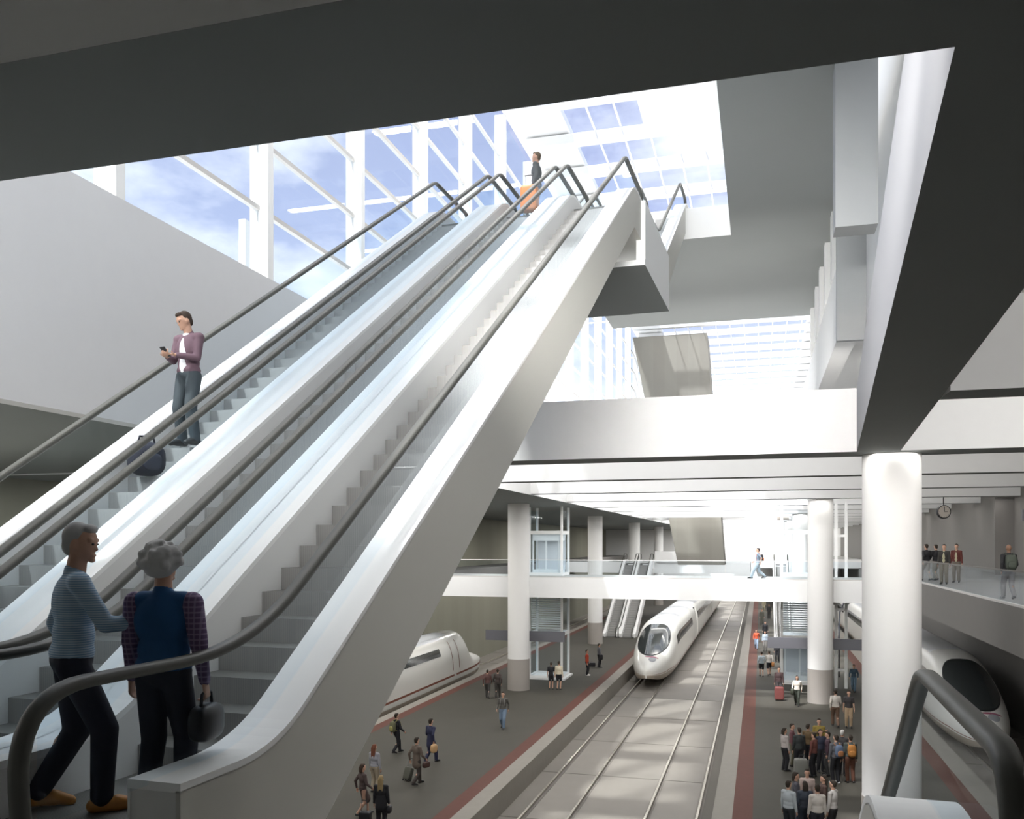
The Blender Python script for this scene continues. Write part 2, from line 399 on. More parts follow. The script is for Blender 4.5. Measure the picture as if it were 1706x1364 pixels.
# landing slab between the two flights
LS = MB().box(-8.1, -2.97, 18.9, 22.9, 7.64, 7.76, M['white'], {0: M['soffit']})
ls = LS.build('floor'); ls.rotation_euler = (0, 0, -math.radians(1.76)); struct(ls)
lp = MB().box(-3.17, -2.97, 18.95, 22.9, 7.76, 9.05, M['white']).build('trim_1'); lp.rotation_euler = (0, 0, -math.radians(1.76)); struct(lp, 'white parapet of the upper landing')
# right gallery: hanging wall, edge beam, piers
struct(MB().box(1.42, 2.2, 18.2, 18.8, 7.8, RZ, M['pier']).build('wall_right'))
struct(MB().box(2.0, 2.5, 25.4, 150, 7.1, 9.1, M['fascia']).box(2.5, 6.0, 25.4, 25.7, 7.1, 9.1, M['fascia']).build('wall_right'))
struct(MB().box(2.5, 6.0, 25.7, 150, 8.7, 9.1, M['fascia']).build('floor'))
struct(MB().box(2.0, 3.45, 25.2, 25.4, 7.1, 11.05, M['pier']).build('wall_right'))
for yy in (26.4, 29.1, 31.6, 34.0, 37.0):
    struct(MB().box(1.96, 2.4, yy, yy + 0.5, 9.1, 11.05, M['white']).build('trim_%d' % (2 + int(yy) - 28)))
struct(MB().box(2.75, 2.95, 10, 25.4, ZT, 17, M['white_wall']).build('wall_right'))
struct(MB().box(4.2, 4.4, 25.7, 60, ZT, 8.7, M['white_wall']).build('wall_right'))

# inclined shaft far down the hall
sh = MB(); pts = [(-11.9, 21.6), (-4.85, 21.6), (-3.22, -0.42), (-7.55, -0.42)]
vs = [(x, 85, z) for x, z in pts] + [(x, 89, z) for x, z in pts]
sh.add(vs, [(0, 1, 2, 3), (7, 6, 5, 4), (0, 4, 5, 1), (1, 5, 6, 2), (2, 6, 7, 3), (3, 7, 4, 0)], bands('shaft_concrete', (0.17, 0.165, 0.145), (0.163, 0.157, 0.138), 0, 2.2, 0.5, 0.85))
tag(sh.build('concrete_shaft'), 'grey tapering concrete shaft leaning inward beyond the footbridge', 'shaft')

# ================================================================== COLUMNS
def column(x, y, r, label, lit=True):
    t = empty('round_column', (x, y, PZ), 0, label, 'column', 'round columns of the platform hall')
    MB().lathe([(r, 1.83), (r, ZC - PZ)], 0, 0, M['collight'], 56).build('shaft', t, angle=0.6)
    MB().lathe([(r + 0.012, 0.0), (r + 0.012, 1.83)], 0, 0, M['colgrey'], 56).build('base_sleeve', t, angle=0.6)
    return t
column(3.4, 25.4, 0.74, 'large nearest white round column in front of the train on the right')
column(3.16, 50.3, 0.66, 'white round column on the right platform with a grey sign bar across it')
column(-13.72, 49.9, 0.64, 'white round column on the left platform with a grey sign bar across it')
column(-13.65, 74.5, 0.63, 'white round column on the left platform beside the foot of the far escalators')
column(-13.65, 99.0, 0.63, 'short-looking white column standing behind the far escalators, grey sleeve visible')
column(-13.65, 123.5, 0.63, 'farthest white column, seen just left of the leaning concrete shaft')
column(3.16, 74.8, 0.66, 'white round column partly hidden just behind the column with the sign bar, right platform')
column(3.16, 99.3, 0.66, 'distant white round column on the right platform, hidden behind two others')

# ================================================================== ESCALATORS
SL = 0.6536
def esc_paths(t0, z0, z1, front, back):
    """pitch path (t,z) for a flight whose incline starts at (t0,z0) and ends at height z1"""
    t1 = t0 + (z1 - z0) / SL
    return t1, [(t0 - front, z0), (t0, z0), (t1, z1), (t1 + back, z1)]
def off(path, dz): return [(t, z + dz) for t, z in path]
def smooth_same(path, dz, rr): return fillet(off(path, dz), [0] + [rr] * (len(path) - 2) + [0], 8)
def escalator(loc, rz, t0, z0, z1, front, back, steps, label, outer_l=0.7675, outer_r=0.7675, bottom=0.65, skin=None, group='escalators', fine=True, step_detail=True):
    e = empty('escalator', loc, rz, label, 'escalator', group)
    t1, P = esc_paths(t0, z0, z1, front, back)
    ski = skin or M['skin_panel']
    PD = [(P[0][0] + 0.84, z0)] + P[1:]
    dk = smooth_same(PD, 0.35, 1.4)
    dk2 = off(dk, -0.05)
    for s, o_ in ((-1, outer_l), (1, outer_r)):
        a, b = (-o_, -0.49) if s < 0 else (0.49, o_)
        MB().strip(dk, dk2, a, b, M['deck']).build('deck', e)
        a, b = (-o_ + 0.031, -0.49) if s < 0 else (0.49, o_ - 0.031)
        MB().box(a, b, PD[0][0] + 0.01, PD[0][0] + 0.04, z0 - 1.0, z0 + 0.30, M['skirt']).build('end_panel', e)
        # inner skirt
        lo = smooth_same(PD, -0.35, 1.4)
        a, b = (-0.505, -0.49) if s < 0 else (0.49, 0.505)
        MB().strip(dk2, lo, a, b, M['skirt']).build('skirt', e)
        # handrail and glass
        hp = [(P[0][0] + 0.86, z0 + 0.05), (P[0][0] + 0.05, z0 + 0.06), (P[0][0] - 0.02, z0 + 0.95), (P[1][0], z0 + 0.95), (P[2][0], z1 + 0.95), (P[3][0], z1 + 0.95), (P[3][0] + 0.02, z1 + 0.42), (P[3][0] - 0.35, z1 + 0.40)]
        hr = fillet(hp, [0, 0.30, 0.40, 2.2, 0.55, 0.35, 0.15, 0], 9)
        x = s * 0.625
        # handrail section swept in the t-z plane
        mb = MB(); rings = []
        for i, (t, z) in enumerate(hr):
            q0 = Vector(hr[max(i - 1, 0)]); q1 = Vector(hr[min(i + 1, len(hr) - 1)]); d = (q1 - q0).normalized(); nn = Vector((-d.y, d.x))
            ring = []
            for k in range(12):
                an = 2 * PI * k / 12; cx_ = math.copysign(abs(math.cos(an)) ** 0.7, math.cos(an)) * 0.047; cn = math.copysign(abs(math.sin(an)) ** 0.7, math.sin(an)) * 0.033
                ring.append((x + cx_, t + nn.x * cn, z + nn.y * cn))
            rings += ring
        fs = []
        for i in range(len(hr) - 1):
            for k in range(12): fs.append((i * 12 + k, i * 12 + (k + 1) % 12, (i + 1) * 12 + (k + 1) % 12, (i + 1) * 12 + k))
        fs += [tuple(range(12))[::-1], tuple(range((len(hr) - 1) * 12, len(hr) * 12))]
        mb.add(rings, fs, M['rubber']); mb.build('handrail', e, smooth=True)
        top = fillet([(P[0][0] + 0.12, z0 + 0.93), P[1][0:1] + (z0 + 0.93,), (P[2][0], z1 + 0.93), (P[3][0] - 0.12, z1 + 0.93)], [0, 2.2, 0.55, 0], 8)
        bot = fillet([(P[0][0] + 0.12, z0 + 0.33), P[1][0:1] + (z0 + 0.33,), (P[2][0], z1 + 0.33), (P[3][0] - 0.12, z1 + 0.33)], [0, 1.4, 0.55, 0], 8)
        if fine: MB().strip(top, bot, x - 0.006, x + 0.006, M['glass']).build('glass_panel', e)
    # outer cladding of the truss
    bt = fillet([(PD[0][0], z0 - 1.1), (P[1][0] - 0.6, z0 - 1.1), (P[2][0] - 0.05, z1 - bottom + 0.1), (P[3][0], z1 - bottom + 0.1)], [0, 1.4, 0.3, 0], 8)
    tp = smooth_same(PD, 0.31, 1.4)
    MB().strip(tp, bt, -outer_l, -outer_l + 0.03, ski).build('side_panel', e)
    MB().strip(tp, bt, outer_r - 0.03, outer_r, ski).build('side_panel', e)
    MB().strip(off(bt, 0.04), bt, -outer_l + 0.03, outer_r - 0.03, ski).build('bottom_panel', e)
    # steps
    k = int((z1 - z0) / 0.2)
    if step_detail:
        me = MB().box(-0.488, 0.488, 0, 0.335, -0.27, 0, M['riser'], {1: M['tread']}).mesh('step')
        for i in range(k + 1):
            o = bpy.data.objects.new('step', me); C.objects.link(o); o.parent = e; o.location = (0, t0 + i * 0.2 / SL, z0 + 0.2 * i + (0.0 if i else 0.004))
    else:
        st = MB()
        for i in range(k + 1): st.box(-0.488, 0.488, t0 + i * 0.2 / SL, t0 + i * 0.2 / SL + 0.33, z0 + 0.2 * i - 0.27, z0 + 0.2 * i, M['riser'], {1: M['tread']})
        tag(st.build('step_band', e), kind='stuff')
    MB().box(-0.488, 0.488, PD[0][0], t0 + 0.02, z0 - 0.05, z0 + 0.006, M['tread']).build('comb_plate', e)
    MB().box(-0.488, 0.488, t1 + 0.05, P[3][0], z1 - 0.08, z1, M['tread']).build('landing_plate', e)
    return e
BETA = -math.radians(1.76)
def EW(s, t, z=0.0):  # escalator frame -> world
    return (math.cos(BETA) * s - math.sin(BETA) * t, math.sin(BETA) * s + math.cos(BETA) * t, z)
ox = {-6.93: 'leftmost of the three long escalators, carrying the man looking at his phone', -5.405: 'middle one of the three long escalators, traveller with orange suitcase at its top', -3.895: 'nearest long escalator with the couple at its foot and the wide clad flank'}
for s, lb in ox.items():
    escalator(EW(s, 0), BETA, 4.79, 0.0, 8.75, 1.75, 2.1, True, lb, outer_l=0.79 if s < -6.9 else 0.7675, outer_r=0.83 if s > -4 else 0.7575, group='long escalators rising to the upper landing')
ox = {-6.93: 'upper short escalator above the landing, leftmost, hidden behind the long flight', -5.405: 'upper short escalator beyond the landing, the middle one with two thin rails', -3.895: 'upper short escalator beyond the landing with grey outer flank against the big soffit'}
for s, lb in ox.items():
    escalator(EW(s, 0), BETA, 22.9, 8.75, 12.0, 1.0, 1.4, True, lb, outer_r=0.83 if s > -4 else 0.7575, group='upper escalators')
# escalator going down at the right foreground: built rising away, mirrored in t
dn = escalator(EW(1.29, 16.3), BETA + PI, 0.6, -7.0, 0.0, 1.4, 1.95, True, 'escalator going down at the right foreground, its black handrail arching over the white deck', group='down escalator', outer_l=0.9, outer_r=0.9, bottom=0.9)
# far platform escalators
for i, (fx, lb) in enumerate(((-13.25, 'far pair of platform escalators beyond the footbridge, left one'), (-11.75, 'far pair of platform escalators beyond the footbridge, right one'))):
    escalator((fx, 79.5, 0), math.radians(-2), 0.8, -7.0, -0.42, 1.2, 1.5, True, lb, group='far platform escalators', fine=False, step_detail=False, skin=M['white'])
escalator((1.95, 77.0, 0), 0, 1.0, -7.0, -0.42, 1.2, 1.5, True, 'pale escalator on the right platform partly behind the columns', group='right platform escalator', fine=False, step_detail=False, skin=M['white'])

# ================================================================== BALUSTRADES
def balustrade(p0, p1, z, h, label, n, rail=M['white'], rr=0.03):
    p0 = Vector(p0); p1 = Vector(p1); d = p1 - p0; ln = d.length; t = empty('glass_balustrade', (p0.x, p0.y, z), math.atan2(d.y, d.x), label, 'balustrade')
    MB().box(0, ln, -rr, rr, h - 0.04, h, rail).build('top_rail', t)
    MB().box(0, ln, -0.05, 0.05, 0, 0.06, M['trans']).build('base_channel', t)
    for i in range(n): MB().box(ln * i / n + 0.01, ln * (i + 1) / n - 0.01, -0.008, 0.008, 0.06, h - 0.04, M['glass']).build('glass_panel', t)
balustrade((-22.2, 51.0), (6.25, 51.0), -0.42, 1.07, 'long glass balustrade with white top rail along the front of the footbridge', 14)
balustrade((6.35, 3.0), (6.35, 50.8), 0, 0.92, 'glass balustrade along the edge of the right-hand gallery', 24, M['greywall'])
pf = empty('parapet', (0, 0, 0), 0, 'low solid white parapet behind the far escalators, left of the concrete shaft', 'parapet')
MB().box(-11.0, -7.7, 95.8, 96.0, -0.42, 0.75, M['white']).build('parapet_wall', pf)

# ================================================================== LIFTS
def lift(x, y, wx, label, cabz):
    t = empty('glass_lift', (x, y, PZ), 0, label, 'lift', 'glass lifts on the platforms')
    H = ZC - PZ
    for sx in (-1, 1):
        for sy in (-1, 1): MB().box(sx * wx - 0.07, sx * wx + 0.07, sy * 1.0 - 0.07, sy * 1.0 + 0.07, 0, H, M['white']).build('corner_post', t)
    for z in (0.0, 2.75, 5.3, 6.55, 9.2):
        fr = MB().box(-wx, wx, -1.06, -0.96, z, z + 0.22, M['white']); fr.box(-wx, wx, 0.96, 1.06, z, z + 0.22, M['white'])
        for sx in (-1, 1): fr.box(sx * wx - 0.05, sx * wx + 0.05, -1.06, 1.06, z, z + 0.22, M['white'])
        fr.build('ring_frame', t)
    for sx in (-1, 1): MB().box(sx * wx - 0.01, sx * wx + 0.01, -0.93, 0.93, 0.2, H - 0.3, M['glass']).build('glass_panel', t)
    MB().box(-wx + 0.08, wx - 0.08, -1.0, -0.98, 0.2, H - 0.3, M['glass']).build('glass_panel', t)
    cb = MB().box(-wx + 0.15, wx - 0.15, -0.85, 0.85, cabz, cabz + 0.35, M['white']).box(-wx + 0.15, wx - 0.15, -0.85, 0.85, cabz + 2.2, cabz + 2.6, M['white']).box(-wx + 0.15, wx - 0.15, 0.7, 0.85, cabz, cabz + 2.4, M['train_grey']).build('cabin', t)
    for a in (-wx + 0.15, -0.05, wx - 0.27): MB().box(a, a + 0.1, -0.88, -0.80, cabz + 0.35, cabz + 2.2, M['white']).build('door_frame', cb)
    lv = MB()
    for i in range(14): lv.box(-wx + 0.1, wx - 0.1, -0.9, -0.8, 3.2 + i * 0.14, 3.28 + i * 0.14, M['white'])
    lv.build('louvre', t)
    MB().box(-wx - 0.25, wx + 0.25, -1.3, 1.2, 0.0, 0.12, M['white']).build('plinth', t)
lift(-13.1, 56.5 - 1.4, 1.05, 'white framed glass lift shaft behind the left column with the sign bar', 6.6)
lift(2.35, 57.4, 1.05, 'white framed glass lift shaft behind the right column with the sign bar', 0.15)
def lifttower(x, y, label):
    t = empty('lift_mast', (x, y, PZ), 0, label, 'mast')
    for sx in (-0.28, 0.28): MB().box(sx - 0.08, sx + 0.08, -0.08, 0.08, 0, ZC - PZ, M['white']).build('post', t)
    m_ = MB()
    for z in (1.0, 2.8, 4.6, 6.4, 9.0): m_.box(-0.2, 0.2, -0.05, 0.05, z, z + 0.15, M['white'])
    m_.build('crossbar', t)
lifttower(4.65, 55.5, 'slim white twin mast just right of the column with the sign bar')

# ================================================================== SIGNS, CLOCK
def signbar(x, y, x0, x1, label):
    t = empty('platform_sign', (x, y, PZ + 2.75), 0, label, 'sign', 'dark sign bars on the platform columns')
    MB().box(x0, x1, -0.09, 0.09, 0, 0.6, M['sign']).build('panel', t)
    MB().box(-0.25, 0.25, -0.42, -0.09, 0.1, 0.5, M['sign']).build('bracket', t)
signbar(-13.72, 50.95, -2.35, 2.55, 'slate grey sign bar crossing behind the left platform column')
signbar(3.16, 51.37, -2.75, 2.25, 'slate grey sign bar crossing behind the right platform column')
# direction sign on the right gallery
t = empty('direction_sign', (9.65, 32.9, 2.62), 0, 'dark hanging direction sign with a green end on the right gallery', 'sign')
MB().box(-1.2, 1.9, -0.05, 0.05, -0.24, 0.14, M['sign']).build('panel', t)
MB().box(-0.2, 1.9, -0.058, -0.05, -0.24, 0.14, mat('sign_green', (0.03, 0.15, 0.06), 0.5)).build('green_panel', t)
for a in (-0.9, 1.5): MB().box(a - 0.02, a + 0.02, -0.02, 0.02, 0.14, ZC - 2.62, M['sign']).build('hanger', t)
def text(s, size, loc, mt, parent, rot=(PI / 2, 0, 0), name='lettering', ext=0.004):
    cu = bpy.data.curves.new(name, 'FONT'); cu.body = s; cu.size = size; cu.extrude = ext; cu.align_x = 'LEFT'; cu.materials.append(mt)
    o = bpy.data.objects.new(name, cu); C.objects.link(o); o.location = loc; o.rotation_euler = rot; o.parent = parent; return o
wl = mat('sign_white', (0.5, 0.5, 0.5), 0.5)
ll = MB()
for a, wd in ((-1.05, 0.05), (-0.97, 0.08), (-0.86, 0.06), (-0.77, 0.07), (-0.67, 0.09), (-0.55, 0.05), (-0.42, 0.10), (-0.29, 0.05), (0.15, 0.12), (0.32, 0.06)): ll.box(a, a + wd, -0.066, -0.052, -0.09, 0.0, wl)
ll.build('blurred_lettering', t)
# hanging clock
t = empty('hanging_clock', (9.05, 49.2, ZC), 0, 'round station clock hanging from the ceiling over the right gallery', 'clock')
MB().box(-0.025, 0.025, -0.025, 0.025, -0.42, 0, M['black']).build('stem', t)
c = MB().lathe([(0.34, -0.09), (0.36, -0.05), (0.36, 0.05), (0.34, 0.09)], 0, 0, M['black'], 40).build('case', t, angle=0.6); c.rotation_euler = (PI / 2, 0, math.radians(15)); c.location = (0, 0, -0.76)
d = MB().lathe([(0.30, 0.091), (0.30, 0.1)], 0, 0, mat('clock_face', (0.55, 0.5, 0.45), 0.5), 40).build('dial', c)
h = MB().box(-0.015, 0.015, 0, 0.24, 0.102, 0.108, M['black']).box(0, 0.17, -0.012, 0.012, 0.102, 0.108, M['black'])
for q in range(12):
    an = q * PI / 6; h.tube([(0.25 * math.cos(an), 0.25 * math.sin(an), 0.104), (0.28 * math.cos(an), 0.28 * math.sin(an), 0.104)], 0.008, M['black'], 6)
h.build('hands', c)
# small ceiling fittings
t = tag(MB().box(-0.5, 0.5, -0.1, 0.1, -0.3, 0, M['colgrey']).build('ceiling_sign'), 'small dark sign box under the ceiling above the walker on the footbridge', 'sign'); t.location = (2.0, 82.1, ZC)
# added fill lamps: strips under ceiling and roof beams, washers behind beams

def area(x, y, z, sx, sy, e, name='fill_strip', col=(1, 0.98, 0.95), rot=(0, 0, 0)):
    l = bpy.data.lights.new(name, 'AREA'); l.shape = 'RECTANGLE'; l.size = sx; l.size_y = sy; l.energy = e; l.color = col
    o = bpy.data.objects.new(name, l); C.objects.link(o); o.location = (x, y, z); o.rotation_euler = rot; return o
y = 24.3
while y < 149:
    area(1.0, y + 0.4, ZC - 0.02, 22, 0.35, 130 if y < 60 else 170)  # strip added below each beam to brighten the platforms
    area(-4.0, y + 1.45, 5.0, 12, 0.4, 300 if y < 60 else 330, 'fill_washer', rot=(PI / 2, 0, 0))  # added wash lamp hidden behind each beam, whitens the next beam's face
    area(7.5, y + 1.45, 4.8, 9, 0.3, 70, 'fill_washer', rot=(PI / 2, 0, 0)); y += 8.2  # same added wash over the gallery side
for y in (2, 9, 16, 24, 32, 40, 48, 60, 72, 90, 110, 130):
    area(-19, y, ZC - 0.07, 0.5, 6, 330)  # added strips lifting the dark left mezzanine
for i, y in enumerate(beams):
    if i % 2 == 0: area(-3.5, y, RZ - 0.02, 15, 0.6, 650 if y < 60 else 350, 'roof_fill', (1, 0.95, 0.88))  # lamps added under the roof beams to raise the hall's brightness
area(-5.5, 4.64, 4.95, 12, 0.5, 260, 'fill_washer', rot=(math.radians(80), 0, 0))  # added wash from the hidden side of the front beam
f_ = area(-1.0, 4.64, 5.1, 3, 0.4, 210, 'fill_washer', rot=(math.radians(89), 0, 0)); f_.data.spread = math.radians(52)  # added, narrowed onto the first cross beam's face
area(7.0, 4.64, 4.95, 8, 0.5, 330, 'fill_washer', rot=(math.radians(80), 0, 0))  # added fill for the beam faces at right
area(7.0, 15.95, 4.95, 8, 0.5, 330, 'fill_washer', rot=(math.radians(80), 0, 0))  # added fill, second row at right
for y in (-7, -3): area(-4, y, ZT - 0.3, 10, 0.5, 4)  # weak added strips behind the camera

# ================================================================== TRAINS
def sgnpow(v, p): return math.copysign(abs(v) ** p, v)
class Train:
    def __init__(s, kind): s.kind = kind
    def dims(s, u):
        if s.kind == 'ice':
            a = min(max(u / 7.5, 0), 1); w = 1.475 * (1 - (1 - a) ** 2.6) ** 0.55; w = max(w, 0.05)
            b = min(max(u / 9.0, 0), 1); h = 1.15 + (3.85 - 1.15) * (b ** 0.75 * (1 - b) + b * (1 - (1 - b) ** 2.0)) if b < 1 else 3.85
            zb = 0.30 + 0.35 * (1 - min(u / 2.5, 1)) ** 2; zc = 1.35 if u > 3 else 1.35 - 0.35 * (1 - u / 3)
            n = 2.2 + 1.0 * a; return w, h, zb, min(zc, h - 0.1), n
        a = min(max(u / 6.0, 0), 1); w = max(1.45 * (1 - (1 - a) ** 2.2) ** 0.6, 0.08)
        def ss(x): x = min(max(x, 0), 1); return x * x * (3 - 2 * x)
        h = 1.35 + 0.75 * ss(u / 4.5) + 1.55 * ss((u - 4.3) / 1.6)
        return w, h, 0.28 + 0.4 * (1 - min(u / 2, 1)) ** 2, 1.15, 2.6
    def P(s, u, v, o=0.0):
        w, h, zb, zc, n = s.dims(u); th = v * math.radians(150) ; th = max(-PI * 0.83, min(PI * 0.83, th))
        sx, cz_ = math.sin(th), math.cos(th); p = 2 / n
        x = (w + o) * sgnpow(sx, p)
        z = zc + ((h + o - zc) * abs(cz_) ** p if cz_ >= 0 else -(zc - zb) * abs(cz_) ** p)
        if cz_ < 0: x = (w + o) * (0.92 + 0.08 * (1 + cz_)) * math.copysign(1, sx) * (abs(sx) ** 0.25)
        return (x, u, z)
    def coach(s, u0, u1, parent, name='body'):
        mb = MB(); nv = 40; us = []
        u = u0
        while u < u1:
            us.append(u); u += 0.25 if u < 10 else 1.5
        us.append(u1); vs = [s.P(u, -1 + 2 * k / nv) for u in us for k in range(nv + 1)]
        W = nv + 1; mt = M['train']
        fw, fo, fu = [], [], []
        for i in range(len(us) - 1):
            for k in range(nv):
                q = (i * W + k, i * W + k + 1, (i + 1) * W + k + 1, (i + 1) * W + k); th = abs(-1 + 2 * (k + 0.5) / nv)
                (fu if th > 0.74 else (fo if (th < 0.22 and us[i] > 9) else fw)).append(q)
        mb.add(vs, fw, M['train']);
        o = len(mb.v) - len(vs)
        for lst, m_ in ((fo, M['train_grey']), (fu, M['train_under'])):
            km = mb.m(m_)
            for q in lst: mb.f.append([o + a for a in q]); mb.mi.append(km)
        km = mb.m(M['train'])
        mb.f.append([o + a for a in range(W)]); mb.mi.append(km); mb.f.append([o + (len(us) - 1) * W + a for a in range(W)]); mb.mi.append(km)
        return mb.build(name, parent, smooth=True)
    def patch(s, u0, u1, v0, v1, mt, name, parent, o=0.012, nu=20, nv=4):
        vs = [s.P(u0 + (u1 - u0) * i / nu, v0 + (v1 - v0) * k / nv, o) for i in range(nu + 1) for k in range(nv + 1)]; W = nv + 1
        return MB().add(vs, [(i * W + k, i * W + k + 1, (i + 1) * W + k + 1, (i + 1) * W + k) for i in range(nu) for k in range(nv)], mt).build(name, parent, smooth=True)
    def oval(s, uc, ru, rv, mt, name, parent, o=0.015, vc=0.0, n=36, rr=6, fl=0.0):
        vs = []; fs = []
        for j in range(rr + 1):
            for k in range(n):
                a = 2 * PI * k / n; q = j / rr; uu = uc + ru * q * math.cos(a); vv = vc + rv * q * math.sin(a) * (1 + fl * math.cos(a)); vs.append(s.P(uu, vv, o))
        for j in range(rr):
            for k in range(n): fs.append((j * n + k, j * n + (k + 1) % n, (j + 1) * n + (k + 1) % n, (j + 1) * n + k))
        return MB().add(vs, fs, mt).build(name, parent, smooth=True)
def ice(loc, rz, label, L1=25.5, ncar=3):
    T = Train('ice'); t = empty('high_speed_train', loc, rz, label, 'train', None)
    b = T.coach(0.0, L1, t)
    T.oval(4.3, 2.5, 0.28, M['train_glass'], 'windscreen', t, fl=-0.12)
    T.oval(4.3, 2.62, 0.303, M['black'], 'windscreen_seal', t, o=0.006, fl=-0.12)
    T.patch(1.2, L1, 0.70, 0.716, M['stripe'], 'stripe', t, nu=60, nv=1); T.patch(1.2, L1, -0.716, -0.70, M['stripe'], 'stripe', t, nu=60, nv=1)
    T.patch(0.0, 1.2, -0.716, -0.70, M['stripe'], 'stripe', t, nu=12, nv=1); T.patch(0.0, 1.2, 0.70, 0.716, M['stripe'], 'stripe', t, nu=12, nv=1)
    for s in (-1, 1):
        T.patch(6.6, L1 - 4.6, s * 0.40, s * 0.51, M['train_glass'], 'window_band', t)
        for uu in (L1 - 3.6, L1 - 2.4): T.patch(uu, uu + 0.05, s * 0.25, s * 0.66, M['black'], 'door_seam', t, nu=1, nv=8)
    T.oval(1.25, 0.28, 0.10, M['logo_grey'], 'nose_mark', t, vc=0.10); T.oval(1.55, 0.08, 0.16, M['logo'], 'nose_mark_bar', t, vc=0.08)
    u = L1
    for c in range(ncar):
        MB().box(-1.2, 1.2, u, u + 0.6, 0.5, 3.5, M['black']).build('gangway', t)
        cc = T.coach(u + 0.6, u + 25.4, t)
        for s in (-1, 1):
            T.patch(u + 2.2, u + 23.5, s * 0.40, s * 0.51, M['train_glass'], 'window_band', t, nu=12); T.patch(u + 0.6, u + 25.4, s * 0.70, s * 0.716, M['stripe'], 'stripe', t, nu=12, nv=1)
        u += 25.4
    return t
ice((-7.05, 56.6, TZ - 0.02), 0, 'white high speed train with oval windscreen coming toward us on the middle tracks', ncar=2)
ice((9.6, 41.3, TZ - 0.02), 0, 'white high speed train with oval windscreen at far right behind the big column', ncar=3)
# red-striped duck-nosed train on the left, pointing away
T = Train('duck'); t = empty('duck_nosed_train', (-20.0, 60.6, TZ - 0.02), PI, 'white train with red stripe and long flat beak beside the left platform', 'train')
T.coach(0.0, 30, t)
for s in (-1, 1):
    T.patch(0.6, 8.0, s * 0.60, s * 0.63, M['stripe'], 'stripe', t, nu=30, nv=1); T.patch(8.4, 30, s * 0.60, s * 0.63, M['stripe'], 'stripe', t, nu=30, nv=1)
    for uu in (7.4, 8.6): T.patch(uu, uu + 0.08, s * 0.25, s * 0.58, M['stripe'], 'door_frame', t, nu=1, nv=10)
    T.patch(10.5, 28, s * 0.33, s * 0.42, M['train_glass'], 'window_band', t)
T.patch(4.75, 5.4, -0.17, 0.17, M['train_glass'], 'windscreen', t, nu=6, nv=12)
T.patch(7.8, 30, -0.14, 0.14, M['train_grey'], 'roof_panel', t, nu=10, nv=6)
# lamp post with curved neck beside the right train
t = empty('swan_neck_lamp', (4.9, 60.0, PZ), 0, 'thin dark curved lamp post beside the roof of the right train', 'lamp')
MB().tube([(0, 0, 0), (0, 0, 3.2), (0.05, 0, 4.2), (0.35, 0, 4.9), (0.9, 0, 5.2), (2.0, 0, 5.15)], 0.05, M['sign'], 8).build('pole', t, smooth=True)
MB().box(1.4, 2.1, -0.1, 0.1, 5.02, 5.16, M['sign']).build('lamp_head', t)


# ================================================================== PEOPLE
def ik(a, t, l1, l2, pole):
    a = Vector(a); t = Vector(t); d = t - a; ln = min(max(d.length, 0.05), (l1 + l2) * 0.998); dn_ = d.normalized(); t = a + dn_ * ln
    x = (l1 * l1 - l2 * l2 + ln * ln) / (2 * ln); h = math.sqrt(max(l1 * l1 - x * x, 0)); p = Vector(pole); p = (p - dn_ * p.dot(dn_)).normalized()
    return a + dn_ * x + p * h, t
PCOL = {}
def pm(c, rough=0.75):
    if isinstance(c, bpy.types.Material): return c
    k = (tuple(c), rough)
    if k not in PCOL: PCOL[k] = mat('cloth_%d' % len(PCOL), c, rough, noise=0.10, nscale=9)
    return PCOL[k]
SKIN = mat('skin', (0.52, 0.31, 0.22), 0.55); SKIN2 = mat('dark_skin', (0.20, 0.11, 0.07), 0.55)
def remesh(mb, name, parent, mt, vox, it=4):
    for i in range(len(mb.mats)): mb.mats[i] = mt
    mb.mats = [mt]; mb.mi = [0] * len(mb.f)
    o = mb.build(name, parent, smooth=True)
    r = o.modifiers.new('r', 'REMESH'); r.mode = 'VOXEL'; r.voxel_size = vox; r.use_smooth_shade = True; r.adaptivity = 0
    m = o.modifiers.new('s', 'SMOOTH'); m.factor = 0.5; m.iterations = it
    return o
def hand(b, w, d, side, fr, curl=0.5, inward=None):
    """palm + five separate fingers; w wrist, d forearm direction, side +1 right, fr body forward"""
    d = Vector(d).normalized(); inn = Vector(inward if inward else (-side, 0, 0)); inn = (inn - d * inn.dot(d)).normalized(); ac = d.cross(inn).normalized()
    if ac.dot(Vector(fr)) < 0: ac = -ac
    w = Vector(w); pc = w + d * 0.05
    for q in (-0.026, -0.009, 0.009, 0.026): b.cap(w + d * 0.01 + ac * q * 0.7, w + d * 0.088 + ac * q, 0.014, 0.0125, 10, 3)
    for q, ln in ((-0.030, 0.060), (-0.010, 0.076), (0.011, 0.082), (0.031, 0.072)):
        p = w + d * 0.09 + ac * q; a1 = curl * 0.9; a2 = curl * 1.9
        p1 = p + (d * math.cos(a1) + inn * math.sin(a1)) * ln * 0.52; p2 = p1 + (d * math.cos(a2) + inn * math.sin(a2)) * ln * 0.48
        b.cap(p, p1, 0.0095, 0.0085, 8, 3); b.cap(p1, p2, 0.0085, 0.007, 8, 3)
    p = w + d * 0.03 + ac * 0.03; p1 = p + (d * 0.6 + ac * 0.65 + inn * 0.4).normalized() * 0.038; p2 = p1 + (d * 0.85 + ac * 0.25 + inn * 0.5).normalized() * 0.032
    b.cap(p, p1, 0.012, 0.010, 8, 3); b.cap(p1, p2, 0.010, 0.008, 8, 3)
